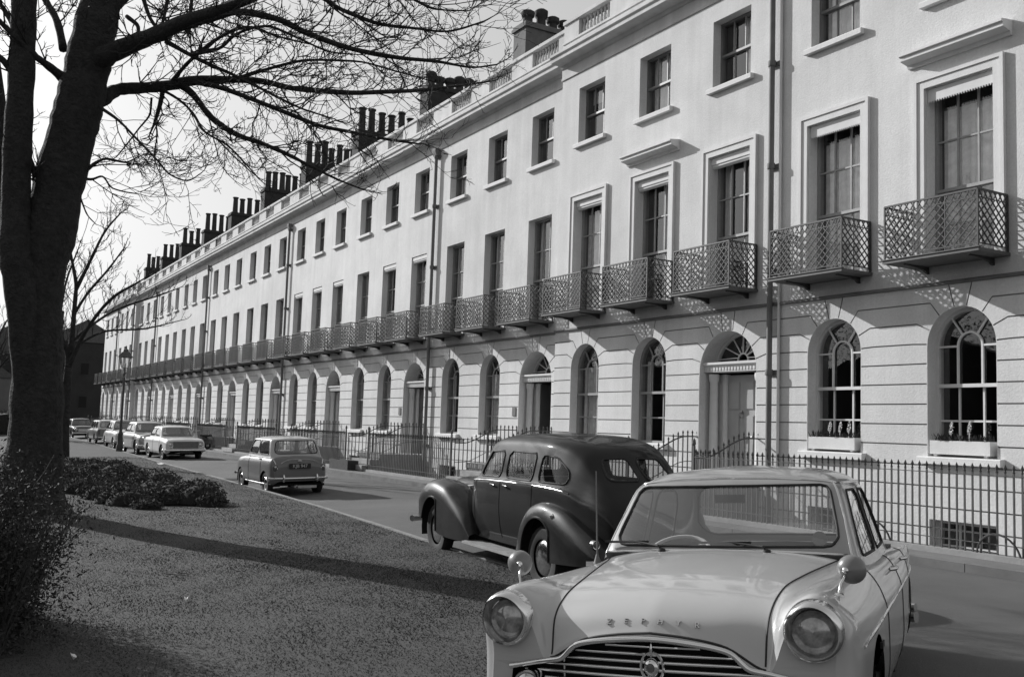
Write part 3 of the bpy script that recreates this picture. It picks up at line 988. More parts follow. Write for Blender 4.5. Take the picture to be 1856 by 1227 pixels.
def railings(k):
    root = thing('area_railing', 'black iron spear-topped railing before the %s house from the right' % ORD[k], 'railing', (X0 - (k - 1) * P - HW, YF, 0), 0, 'iron area railings along the pavement')
    if k == 0: railing_mb(False)[0].build('front_rail', M['iron_rail'], root)
    elif 'rail' not in MESH:
        m, s = railing_mb(); MESH['rail'] = m.build('front_rail', M['iron_rail'], root).data
        for q in (0, 1): MESH['stair%d' % q] = s[q].build('step_rail', M['iron_rail'], root).data
    else:
        for n, key in (('front_rail', 'rail'), ('step_rail', 'stair0'), ('step_rail', 'stair1')):
            o = bpy.data.objects.new(n, MESH[key]); COL.objects.link(o); o.parent = root
    if k == 0:                        # bowed stays on the pavement side
        for x in (-10.9, -8.75):
            pts = [(x - root.location.x, -2.02 - .02 * i, z) for i, z in ((0, .1),)]
            pts = [(x - root.location.x + .34 * cos(t) * (1.0), -2.12 - .05 * sin(t), .03 + .36 * sin(t)) for t in np.linspace(0, pi, 14)]
            MB().tube(pts, .016, 6).build('hoop', M['iron'], root, 60)
    return root


for k in range(12): railings(k)


# ------------------------------------------------------------------ window boxes
def window_box(x, yf, label, tulips, seed, pale=True):
    r = random.Random(seed)
    root = thing('window_box', label, 'window box', (x, yf + .06, 1.42), 0, None)
    b = MB(); b.box(-.56, .56, -.12, .10, .03, .26); b.box(-.5, -.44, -.1, .08, 0, .03); b.box(.44, .5, -.1, .08, 0, .03)
    b.build('box', M['stucco_trim' if pale else 'iron'], root)
    f = MB()
    for i in range(230):
        c = Vector((r.uniform(-.54, .54), r.uniform(-.13, .09), .25)); h = r.uniform(.03, .17)
        d = Vector((r.uniform(-.6, .6), r.uniform(-.7, .4), 1)).normalized() * h; w = Vector((r.uniform(-1, 1), r.uniform(-1, 1), .2)).normalized() * r.uniform(.006, .016)
        f.add([c - w * .4, c + d * .6 - w, c + d, c + d * .6 + w], [(0, 1, 2, 3)])
    f.build('leaves', M['leaf_dark'], root)
    for tx in tulips:
        t = MB(); h = r.uniform(.18, .24)
        for i in range(90):
            z = r.uniform(0, 1); q = r.uniform(0, 6.28); rr = .034 * sin(pi * (.15 + .8 * z)) * sqrt(r.random()); c = Vector((tx + rr * cos(q) + .03 * z, -.03 + rr * sin(q), .36 + h * z)); d = Vector((cos(q), sin(q), .5)).normalized() * .016; w = d.orthogonal().normalized() * .013
            t.add([c - d * .3, c + w, c + d, c - w], [(0, 1, 2, 3)])
        t.tube([(tx, -.02, .25), (tx + .01, -.03, .40)], .006, 5)
        t.build('bloom', M['petal'], root)
    return root


xa, xb = X0 + HW + BAY[0], X0 + HW + BAY[1]
window_box(xa, YF - .29, 'pale window box with white blooms beside the drainpipe', (-.12, .34, .13), 3)
window_box(xb, YF - .29, 'pale window box with white blooms at the right edge', (-.22, .12), 5)
# ------------------------------------------------------------------ cars
def paint(name, v, var=.05, dust=.12, coat=.9, rough=.35):
    m = mat(name, v, rough, var=var, scale=2.2, coat=coat, spec=.4)
    return m


def seg_gate(f, lo, hi, side=0):
    """keep a cutting function only between two outline parameters (and on one side)"""
    def g(V, A):
        d = f(V, A); ok = (A[:, 1] > lo) & (A[:, 1] < hi)
        if side: ok &= (A[:, 2] * side > 0)
        return np.where(ok, d, 1.0)
    return g


def surf(ctrl, nu=10, nv=10):
    """point on a loft at fractional (i, j)"""
    s = loft(ctrl, nu, nv, False); U = (len(ctrl) - 1) * nu + 1; W_ = (len(ctrl[0]) - 1) * nv + 1
    G = s.V.reshape(U, W_, 3)

    def at(i, j, side=1):
        a, b = min(max(i * nu, 0), U - 1.001), min(max(j * nv, 0), W_ - 1.001); ia, ib = int(a), int(b); fa, fb = a - ia, b - ib
        p = (G[ia, ib] * (1 - fa) + G[ia + 1, ib] * fa) * (1 - fb) + (G[ia, ib + 1] * (1 - fa) + G[ia + 1, ib + 1] * fa) * fb
        return (p[0], p[1] * side, p[2])
    return at


def wheel(root, x, y, z, r, w, cap=.55, rim='chrome', name='wheel', steer=0):
    s = 1 if y > 0 else -1
    h = w / 2
    pr = [(r * .60, -h * .8), (r * .72, -h), (r * .93, -h * .95), (r, -h * .55), (r, h * .55), (r * .93, h * .95), (r * .72, h), (r * .60, h * .8)]
    t = MB().lathe(pr, 28, (0, 0, 0), 'y').build(name, M['tyre'], root, 40, (x, y, z))
    if steer: t.rotation_euler = (0, 0, steer)
    q = [(r * .61, -h * .7), (r * .60, h * .55), (r * .56, h * .62), (r * .50, h * .30), (r * .42, h * .28), (0, h * .30)]
    MB().lathe([(a, b * s) for a, b in q], 28, (0, 0, 0), 'y').build('rim', M[rim] if rim in M else rim, t, 35)
    c = [(r * cap, h * .32), (r * cap * .97, h * .55), (r * cap * .75, h * .80), (r * cap * .4, h * .98), (0, h * 1.04)]
    MB().lathe([(a, b * s) for a, b in c], 28, (0, 0, 0), 'y').build('hubcap', M['chrome'], t, 50)
    return t


def lamp(root, p, r, name='headlamp', rimw=.02, depth=.05, m='lamp_glass', d='x', sgn=1, peak=0.0):
    """round lamp facing along +x (or -x): chrome rim and domed lens"""
    o = MB().lathe([(r + rimw, -depth), (r + rimw * 1.1, 0), (r + rimw * .7, rimw), (r, rimw * .7), (r * .98, 0)], 28, (0, 0, 0), 'x').build(name, M['chrome'], root, 50, p)
    if sgn < 0: o.rotation_euler = (0, 0, pi)
    MB().lathe([(r, .002), (r * .85, r * .14), (r * .5, r * .24), (0, r * .28)], 24, (0, 0, 0), 'x').build('lens', M[m], o, 80)
    return o


def text_mesh(body, size, depth=.004):
    cu = bpy.data.curves.new('lettering', 'FONT'); cu.body = body; cu.size = size; cu.extrude = depth / 2; cu.align_x = 'CENTER'; cu.align_y = 'CENTER'
    o = bpy.data.objects.new('lettering', cu); COL.objects.link(o)
    bpy.context.view_layer.update()
    me = bpy.data.meshes.new_from_object(o.evaluated_get(bpy.context.evaluated_depsgraph_get()))
    V = [tuple(v.co) for v in me.vertices]; F = [tuple(p.vertices) for p in me.polygons]
    bpy.data.objects.remove(o); bpy.data.curves.remove(cu); bpy.data.meshes.remove(me)
    return V, F


def seat_mb(x, y0, y1, zs, zb, rec=.12):
    m = MB(); m.extrude_y([(x + .25, zs - .14), (x + .27, zs - .02), (x + .2, zs), (x - .25, zs - .02), (x - .25, zs - .14)], y0, y1)
    return m.extrude_y([(x - .20, zs - .03), (x - .20 - rec, zb - .04), (x - .24 - rec, zb), (x - .32 - rec, zb - .02), (x - .34, zs - .1)], y0, y1)


def glaze(root, gh, wins, mbody, name='roof', frame_r=.010, trim='chrome', ang=35, frames=True, pane_m='car_glass'):
    """cut windows out of a greenhouse sheet; every pane is a part of its own with its surround"""
    out = gh
    for nm, g in wins:
        out, pane, seg = clip(out, g)
        if not pane.F: continue
        po = sheet_obj(nm, pane, M[pane_m], root, 80, .004)
        if frames and seg: tubes(seg, frame_r).build('window_surround', M[trim], po, 60)
    return sheet_obj(name, out, mbody, root, ang)


# ............ the pale saloon in the foreground
def zephyr():
    root = thing('saloon_car', 'pale saloon car seen head-on in the right foreground, chrome grille and round wing mirrors', 'car')
    a, ro, pt = radians(-55.2), radians(3.9), radians(1.0)
    fw = Vector((cos(a) * cos(pt), sin(a) * cos(pt), sin(pt))); l0 = Vector((-sin(a), cos(a), 0)); u0 = fw.cross(l0)
    lf = l0 * cos(ro) + u0 * sin(ro); up = fw.cross(lf)
    root.matrix_world = Matrix(((fw.x, lf.x, up.x, -3.59), (fw.y, lf.y, up.y, 2.92), (fw.z, lf.z, up.z, 0), (0, 0, 0, 1)))
    pb = paint('car_paint_pale', .43); pr_ = paint('car_roof_grazing_tone', .27)  # roof of the same paint, darkened to hold its grazing-light tone
    # sections front to rear; each runs sill, side, wing crown, inner wing, bonnet edge, bonnet middle
    S = [
        [(.02, .66, .20), (.02, .76, .25), (.02, .80, .42), (.02, .79, .60), (.02, .80, .72), (.02, .71, .845), (.02, .60, .76), (.03, .50, .575), (.035, .33, .665), (.05, .17, .70), (.06, 0, .715)],
        [(-.01, .70, .18), (-.01, .80, .24), (-.01, .845, .42), (-.01, .84, .60), (-.01, .85, .74), (-.01, .71, .90), (-.01, .575, .80), (-.005, .50, .615), (.01, .33, .705), (.025, .17, .735), (.035, 0, .75)],
        [(-.07, .72, .17), (-.07, .82, .23), (-.07, .865, .42), (-.07, .865, .62), (-.07, .865, .76), (-.07, .71, .918), (-.07, .575, .845), (-.06, .505, .76), (-.04, .33, .785), (-.03, .17, .80), (-.02, 0, .808)],
        [(-.20, .73, .16), (-.20, .83, .22), (-.20, .875, .42), (-.20, .88, .63), (-.20, .87, .77), (-.20, .71, .922), (-.20, .58, .875), (-.20, .51, .845), (-.18, .33, .858), (-.17, .17, .868), (-.16, 0, .874)],
        [(-.45, .73, .16), (-.45, .83, .22), (-.45, .878, .42), (-.45, .885, .64), (-.45, .87, .77), (-.45, .715, .915), (-.45, .59, .892), (-.45, .52, .895), (-.45, .34, .915), (-.45, .17, .926), (-.45, 0, .932)],
        [(-.80, .73, .16), (-.80, .83, .22), (-.80, .88, .42), (-.80, .89, .64), (-.80, .868, .77), (-.80, .74, .905), (-.80, .625, .905), (-.80, .565, .92), (-.80, .36, .948), (-.80, .18, .960), (-.80, 0, .966)],
        [(-1.15, .73, .16), (-1.15, .83, .22), (-1.15, .88, .42), (-1.15, .89, .64), (-1.15, .866, .77), (-1.15, .765, .90), (-1.15, .68, .915), (-1.15, .62, .935), (-1.15, .38, .970), (-1.15, .19, .982), (-1.15, 0, .988)],
        [(-1.45, .73, .16), (-1.45, .83, .22), (-1.45, .88, .42), (-1.45, .888, .64), (-1.45, .862, .77), (-1.45, .785, .888), (-1.45, .72, .92), (-1.45, .66, .945), (-1.45, .40, .985), (-1.45, .20, .995), (-1.45, 0, 1.0)],
        [(-2.10, .73, .16), (-2.10, .83, .22), (-2.10, .88, .42), (-2.10, .888, .64), (-2.10, .858, .77), (-2.10, .80, .865), (-2.10, .74, .89), (-2.10, .66, .90), (-2.10, .40, .92), (-2.10, .20, .93), (-2.10, 0, .935)],
        [(-2.80, .73, .16), (-2.80, .83, .22), (-2.80, .88, .42), (-2.80, .885, .64), (-2.80, .858, .77), (-2.80, .80, .86), (-2.80, .73, .885), (-2.80, .66, .895), (-2.80, .40, .92), (-2.80, .20, .93), (-2.80, 0, .935)],
        [(-3.40, .73, .18), (-3.40, .83, .24), (-3.40, .875, .42), (-3.40, .88, .64), (-3.40, .862, .77), (-3.40, .82, .85), (-3.40, .73, .87), (-3.40, .66, .88), (-3.40, .40, .90), (-3.40, .20, .91), (-3.40, 0, .915)],
        [(-3.85, .72, .22), (-3.85, .81, .28), (-3.85, .86, .44), (-3.85, .865, .64), (-3.85, .86, .76), (-3.85, .83, .845), (-3.85, .73, .82), (-3.85, .66, .81), (-3.85, .40, .83), (-3.85, .20, .84), (-3.85, 0, .845)],
        [(-4.22, .68, .28), (-4.22, .77, .33), (-4.22, .82, .46), (-4.22, .83, .64), (-4.22, .84, .76), (-4.22, .815, .835), (-4.22, .70, .76), (-4.22, .62, .72), (-4.22, .40, .73), (-4.22, .20, .735), (-4.22, 0, .74)],
        [(-4.30, .60, .30), (-4.31, .70, .36), (-4.31, .76, .47), (-4.31, .77, .60), (-4.29, .80, .72), (-4.26, .80, .79), (-4.31, .68, .66), (-4.32, .60, .62), (-4.33, .40, .60), (-4.33, .20, .60), (-4.33, 0, .60)]]
    body = loft(S, 8, 6)
    # wheel arches
    for xw in (-.79, -3.51):
        body, _, sg = clip(body, seg_gate(lambda V, A, xw=xw: np.hypot(V[:, 0] - xw, (V[:, 2] - .27) * 1.0) - .375, -1, 4.2))
    cab = shrink([(-1.40, -.72), (-1.40, .72), (-3.60, .72), (-3.60, -.72)], .05)
    body, _, _ = clip(body, seg_gate(lambda V, A: sd_poly(V[:, 0], V[:, 1], cab, .05), 5.05, 99))
    # grille mouth
    mouth = [(-.70, .55), (-.72, .42), (-.60, .33), (.60, .33), (.72, .42), (.70, .55), (.52, .585), (.44, .60), (.36, .665), (.29, .685), (.0, .712), (-.29, .685), (-.36, .665), (-.44, .60), (-.52, .585)]
    bo = sheet_obj('body', body, pb, root, 50)
    # front panel closing the nose round the grille
    nose = [(p[1], p[2]) for p in loft([S[0]], 1, 6, False).V] if False else None
    g0, _ = spl(np.array(S[0]), 6)
    ring = [(p[1], p[2], p[0]) for p in g0]; ring = ring + [(-y, z, x) for y, z, x in ring[-2::-1]]
    outer = [Vector((y, z, 0)) for y, z, x in ring]; inner = [Vector((y, z, 0)) for y, z in mouth]
    inner = [Vector((v.x, min(v.y, 9), 0)) for v in inner]
    mz = {}
    def xs_(y, z): return .02 + .04 * max(0, 1 - (abs(y) / .55) ** 2)
    fl = outer + [Vector((v.x * .985, v.y - .004, 0)) for v in inner]
    try:
        tr = tessellate_polygon([outer, fl[len(outer):]])
        V = [(ring[i][2] if i < len(ring) else xs_(fl[i].x, fl[i].y), fl[i].x, fl[i].y) for i in range(len(fl))]
        F = [(a, b, c) if (fl[b] - fl[a]).cross(fl[c] - fl[a]).z > 0 else (a, c, b) for a, b, c in tr]
        MB().add(V, F).build('front_panel', pb, root)
    except Exception as e: print('nose', e)
    # grille: dark recess, bars, chrome surround and crest
    gr = MB(); gr.add([(xs_(y, z) - .10, y, z) for y, z in mouth], [tuple(range(len(mouth)))])
    k = len(mouth); gr.add([(xs_(y, z), y, z) for y, z in mouth] + [(xs_(y, z) - .10, y, z) for y, z in mouth], [(i, (i + 1) % k, (i + 1) % k + k, i + k) for i in range(k)])
    go = gr.build('grille', M['under'], root)
    bars = MB()
    def half(z):
        for (y0, z0), (y1, z1) in zip(mouth[5:11], mouth[6:11]):
            if min(z0, z1) <= z <= max(z0, z1) and abs(z1 - z0) > 1e-6: return y0 + (y1 - y0) * (z - z0) / (z1 - z0)
        return .66
    for i in range(9):
        z = .672 - .034 * i; h = half(z) - .02
        if i == 0: h = .22
        pts = [(xs_(y, z) - .035, y, z - .012 * (1 - (y / .7) ** 2) * 0) for y in np.linspace(-h, h, 15)]
        bars.tube(pts, .0075, 6)
    for y in (-.44, .44): bars.tube([(xs_(y, .5) - .045, y, z) for z in (.34, .59)], .006, 5)
    bars.build('grille_bars', M['chrome'], go, 60)
    top = [(y, z) for y, z in mouth[5:]] + [mouth[0]]
    tp, _ = spl(np.array(top[:6] + top[6:]), 5)
    MB().tube([(xs_(y, z) + .008, y, z) for y, z in tp], [.013] * len(tp), 8).build('grille_surround', M['chrome'], go, 60)
    cr = MB().lathe([(.0, .02), (.028, .016), (.036, .004), (.036, -.02)], 18, (.035, 0, .585), 'x', 1, 1.15)
    cr.tube([(.03, .052 * sin(t), .585 - .062 * cos(t)) for t in np.linspace(.5, 2 * pi - .5, 20)], .007, 6)
    cr.tube([(.035, 0, .63), (.04, 0, .66), (.035, 0, .69)], [.004, .008, .003], 6)
    cr.build('crest', M['chrome'], go, 50)
    sh = MB(); sh.lathe([(0, .026), (.018, .024), (.020, .02)], 14, (.035, 0, .585), 'x'); sh.build('crest_shield', M['lamp_red'], go, 50)
    # bumper
    bp = MB(); yy = np.linspace(-.86, .86, 25)
    for z, r_ in ((.24, .05), (.30, .035)):
        bp.tube([(.12 - .16 * abs(y / .86) ** 3, y, z) for y in yy], r_, 10)
    bp.build('bumper', M['chrome'], root, 60)
    bp = MB()
    for z, r_ in ((.26, .05), (.33, .035)): bp.tube([(-4.42 + .12 * abs(y / .86) ** 3, y, z) for y in yy], r_, 10)
    bp.build('bumper', M['chrome'], root, 60)
    # lamps
    for s in (-1, 1):
        p = (.028, s * .71, .768)
        h = MB(); n = 36; V = []; F = []
        for (rr, dx, pk) in ((.128, -.03, 0), (.125, .012, .25), (.116, .042, .9), (.106, .046, 1.0), (.097, .028, .6), (.090, .0, .1)):
            for j in range(n):
                t = 2 * pi * j / n; up_ = max(sin(t), 0) ** 1.5
                V.append((dx + .035 * pk * up_, rr * cos(t), rr * sin(t) * (1 + .06 * up_)))
        F = [(i * n + j, i * n + (j + 1) % n, (i + 1) * n + (j + 1) % n, (i + 1) * n + j) for i in range(5) for j in range(n)]
        ho = h.add(V, F).build('headlamp', M['chrome'], root, 60, p)
        MB().lathe([(.090, .0), (.075, .011), (.045, .023), (.0, .028)], 28, (0, 0, 0), 'x').build('lens', M['lamp_glass_near'], ho, 80)
        MB().lathe([(.091, -.002), (.07, -.03), (.04, -.05), (.0, -.055)], 28, (0, 0, 0), 'x').build('reflector', M['chrome'], ho, 80)
        MB().lathe([(0, -.01), (.014, -.012), (.014, -.05)], 12, (0, 0, 0), 'x').build('bulb_shield', M['chrome'], ho, 50)
        so_ = MB().lathe([(.072, -.05), (.074, .03), (.068, .05), (.060, .045)], 24, (.02, s * .60, .47), 'x').build('side_lamp', M['chrome'], root, 60)
        MB().lathe([(.062, .040), (.05, .052), (.0, .06)], 20, (.02, s * .60, .47), 'x').build('lens', M['lamp_glass'], so_, 80)
    at = surf(S)
    # shut lines of the bonnet and doors, side moulding
    for s in (-1, 1):
        pts = [at(i, 7.02, s) for i in np.linspace(.9, 7.0, 60)]
        MB().tube([(p[0], p[1], p[2] + .0005) for p in pts], .0045, 5).build('shut_line', M['rubber'], root)
        pts = [at(i, 3.25, s) for i in np.linspace(3.2, 12.3, 60)]
        MB().tube([(p[0], p[1] + s * .002, p[2]) for p in pts], .008, 6).build('side_moulding', M['chrome'], root, 60)
        for i in (7.02, 8.75, 10.1):
            MB().tube([at(i, j, s) for j in np.linspace(1.0, 5.4, 24)], .004, 4).build('shut_line', M['rubber'], root)
        for i in (8.45, 9.72):
            p = at(i, 4.35, s); d = MB(); d.tube([(p[0] + .07, p[1], p[2]), (p[0] + .05, p[1] + s * .035, p[2] + .004), (p[0] - .06, p[1] + s * .035, p[2] + .004), (p[0] - .08, p[1], p[2])], [.012, .012, .011, .008], 8)
            d.build('door_handle', M['chrome'], root, 60)
        p = at(5.6, 3.0, s); MB().box(p[0] - .05, p[0] + .05, p[1] - .01, p[1] + .004, p[2] - .09, p[2] - .06).build('side_vent', M['rubber'], root)
        # wing mirror on a stalk
        b = at(3.4, 4.62, s); hd = (b[0] - .10, b[1] + s * .05, b[2] + .105)
        mr = MB().tube([b, (b[0] - .012, b[1] + s * .01, b[2] + .05), (hd[0] + .03, hd[1] - s * .022, hd[2] - .02)], .006, 8)
        mr.lathe([(.0, .012), (.02, .010), (.026, .0)], 14, b, 'z')
        mo = mr.build('wing_mirror', M['chrome'], root, 60)
        MB().lathe([(.062, -.03), (.066, -.015), (.062, .012), (.045, .034), (.02, .045), (.0, .048)], 24, hd, 'x').build('mirror_shell', M['mirror_shell'], mo, 80)
        MB().lathe([(.0, .056), (.012, .052), (.016, .04)], 10, (hd[0], hd[1] - s * .02, hd[2]), 'x').build('mirror_boss', M['chrome'], mo, 60)
    for i0 in (.98,):
        pts = [at(.62, j, s) for s in (-1, 1) for j in (np.linspace(7.0, 10, 20) if s < 0 else np.linspace(10, 7.0, 20))]
        MB().tube(pts, .006, 5).build('shut_line', M['rubber'], root)
    # lettering across the bonnet lip
    for i, ch in enumerate('ZEPHYR'):
        V, F = [], []
        y = -.208 + i * .083; tv, tf = text_mesh(ch, .034, .007)
        sd_ = 1 if y >= 0 else -1
        jj = min(np.linspace(8, 10, 81), key=lambda q: abs(at(1.4, q, sd_)[1] - y))
        ii = min(np.linspace(.9, 2.2, 131), key=lambda q: abs(at(q, jj, sd_)[2] - (.778 - .25 * y * y)))
        c = Vector(at(ii, jj, sd_)); tb = (Vector(at(ii + .12, jj, sd_)) - Vector(at(ii - .12, jj, sd_))).normalized()
        ta = (Vector((0, 1, 0)) - tb * tb.y).normalized(); tn = ta.cross(tb)
        if tn.x < 0: tn = -tn
        o = len(V)
        for a_, b_, d_ in tv: V.append(tuple(c + ta * a_ * 1.15 + tb * b_ * 1.1 + tn * (d_ + .003)))
        F += [tuple(q + o for q in f) for f in tf]
        MB().add(V, F).build('badge_letter', M['chrome'], root)
    # greenhouse: rings from the roof centre down to the belt, points from the windscreen middle round to the rear window middle
    def ring(pts): return pts
    G = [
        [(-2.2, 0, 1.476), (-2.2, .05, 1.476), (-2.22, .10, 1.475), (-2.25, .10, 1.475), (-2.35, .10, 1.476), (-2.6, .10, 1.474), (-2.7, .10, 1.473), (-2.72, .05, 1.473), (-2.72, 0, 1.473)],
        [(-1.98, 0, 1.455), (-1.99, .20, 1.452), (-2.02, .40, 1.442), (-2.10, .45, 1.440), (-2.40, .46, 1.445), (-2.85, .44, 1.438), (-3.0, .38, 1.435), (-3.06, .2, 1.442), (-3.07, 0, 1.445)],
        [(-1.82, 0, 1.418), (-1.83, .30, 1.412), (-1.88, .545, 1.388), (-1.97, .592, 1.382), (-2.40, .61, 1.385), (-2.95, .59, 1.375), (-3.17, .50, 1.378), (-3.25, .27, 1.392), (-3.26, 0, 1.396)],
        [(-1.745, 0, 1.385), (-1.76, .32, 1.378), (-1.80, .595, 1.352), (-1.90, .636, 1.335), (-2.40, .652, 1.335), (-2.98, .632, 1.325), (-3.23, .54, 1.33), (-3.33, .29, 1.345), (-3.34, 0, 1.35)],
        [(-1.55, 0, 1.20), (-1.565, .36, 1.193), (-1.62, .655, 1.175), (-1.72, .700, 1.13), (-2.38, .715, 1.12), (-3.08, .695, 1.12), (-3.40, .60, 1.14), (-3.52, .32, 1.15), (-3.53, 0, 1.15)],
        [(-1.345, 0, 1.005), (-1.365, .38, .998), (-1.43, .705, .972), (-1.53, .755, .925), (-2.36, .775, .895), (-3.16, .755, .893), (-3.56, .66, .905), (-3.70, .36, .915), (-3.72, 0, .915)],
        [(-1.33, 0, .975), (-1.35, .38, .968), (-1.42, .715, .94), (-1.52, .765, .895), (-2.36, .785, .865), (-3.16, .765, .863), (-3.57, .67, .875), (-3.71, .37, .885), (-3.73, 0, .885)]]
    gh = loft(G, 6, 8)
    ws = inside([(-.665, 1.012), (.665, 1.012), (.58, 1.352), (-.58, 1.352)], .06)
    rw = inside([(-.68, .94), (.68, .94), (.575, 1.325), (-.575, 1.325)], .11)
    f1 = inside([(-1.62, .945), (-2.30, .935), (-2.30, 1.315), (-1.93, 1.315)], .035)
    f2 = inside([(-2.42, .935), (-3.02, .935), (-2.94, 1.20), (-2.84, 1.305), (-2.42, 1.315)], .04)
    wins = [('windscreen', seg_gate(lambda V, A: ws(V[:, 1], V[:, 2]), -1, 2.35)), ('rear_window', seg_gate(lambda V, A: rw(V[:, 1], V[:, 2]), 5.45, 99))]
    for s in (1, -1):
        wins += [('side_window', seg_gate(lambda V, A: f1(V[:, 0], V[:, 2]), 2.5, 5.6, s)), ('side_window', seg_gate(lambda V, A: f2(V[:, 0], V[:, 2]), 2.5, 5.9, s))]
    ro_ = glaze(root, gh, wins, pr_, 'roof', .009, 'rubber', 45)
    # chrome strip along the gutter and round the windscreen
    ga = surf(G)
    for s in (-1, 1):
        MB().tube([ga(2.55, j, s) for j in np.linspace(2.0, 6.0, 30)], .010, 6).build('gutter', M['chrome'], root, 60)
    MB().tube([ga(2.6, j, s) for s in (-1, 1) for j in (np.linspace(2.1, 0, 16) if s < 0 else np.linspace(0.01, 2.1, 16))], .011, 6).build('windscreen_trim', M['chrome'], root, 60)
    for s in (-1, 1): MB().tube([ga(i, 2.18, s) for i in np.linspace(2.6, 5.2, 14)], .008, 6).build('windscreen_trim', M['chrome'], root, 60)
    MB().tube([ga(5.25, j, s) for s in (-1, 1) for j in (np.linspace(2.2, 0, 16) if s < 0 else np.linspace(0.01, 2.2, 16))], .009, 6).build('windscreen_trim', M['chrome'], root, 60)
    # wipers
    for y0, y1 in ((-.33, -.68), (.28, -.14)):
        w = MB(); w.tube([(-1.315, y0, .992), (-1.30, y0 - .02, 1.02), (-1.385, (y0 + y1) / 2, 1.035), (-1.40, y1, 1.03)], .006, 5)
        w.bar((-1.375, y0 - .10, 1.037), (-1.425, y1 - .04, 1.03), .012); w.lathe([(.024, .98), (.02, 1.0), (0, 1.01)], 10, (-1.31, y0, 0))
        w.build('wiper', M['rubber'], root, 50)
    w = MB(); p = at(6.6, 5.6, -1); w.lathe([(.025, 0), (.014, .03), (.008, .05), (0, .06)], 10, p); w.tube([(p[0], p[1], p[2] + .04), (p[0] - .03, p[1], p[2] + .55)], [.006, .003], 6)
    w.build('aerial', M['lead'], root, 60)
    # cabin
    t = MB(); t.box(-3.62, -1.5, -.70, .70, .30, .34); t.box(-3.62, -3.3, -.66, .66, .34, .80); t.extrude_y([(-1.37, .97), (-1.50, .985), (-1.62, .94), (-1.64, .80), (-1.45, .78)], -.70, .70)
    for s in (-1, 1): t.box(-3.6, -1.45, *(sorted((s * .70, s * .76))), .3, .88)
    t.build('cabin', M['trim'], root)
    MB().add(*(lambda q: (q.v, q.f))(seat_mb(-2.25, -.62, .62, .50, .88))).build('seat', M['seat'], root)
    MB().add(*(lambda q: (q.v, q.f))(seat_mb(-3.05, -.62, .62, .48, .84))).build('seat', M['seat'], root)
    sw = MB(); c = Vector((-1.78, -.36, .93)); ax = Vector((.5, 0, .86)); e1 = Vector((.86, 0, -.5)); e2 = Vector((0, 1, 0))
    sw.tube([c + (e1 * cos(q) + e2 * sin(q)) * .20 for q in np.linspace(0, 2 * pi, 28, endpoint=False)], .012, 6, closed=True)
    sw.tube([c - e2 * .2, c + e2 * .2], .010, 6); sw.tube([c, c + Vector((.25, 0, -.2))], .02, 8); sw.build('steering_wheel', M['sash'], root, 60)
    MB().box(-1.70, -1.68, -.09, .09, 1.25, 1.30).build('rear_view_mirror', M['rubber'], root)
    MB().lathe([(0, .0), (.042, .0), (.042, .004), (0, .004)], 18, (-1.46, .55, 1.055), 'x').build('tax_disc', M['disc'], root)
    u = MB(); u.box(-4.1, -.1, -.7, .7, .17, .21)
    u.box(-1.2, -.12, -.48, .48, .2, .55); u.build('underside', M['under'], root)
    for s in (-1, 1):
        for xw in (-.79, -3.51):
            a_ = MB(); pts = [(xw + .41 * cos(q), .27 + .41 * sin(q)) for q in np.linspace(-.1, pi + .1, 16)]
            a_.add([(x, s * .50, z) for x, z in pts] + [(x, s * .83, z) for x, z in pts], [(i, i + 1, i + 17, i + 16) for i in range(15)]); a_.add([(x, s * .50, z) for x, z in pts], [tuple(range(16))])
            a_.build('wheel_arch', M['under'], root)
            wheel(root, xw, s * .67, .27, .325, .16)
    return root


M['lamp_glass_near'] = mat('lamp_glass_near', .34, .10, metal=.55, var=.6, scale=22)
M['mirror_shell'] = mat('mirror_shell', .16, .35, coat=.4)
zephyr()
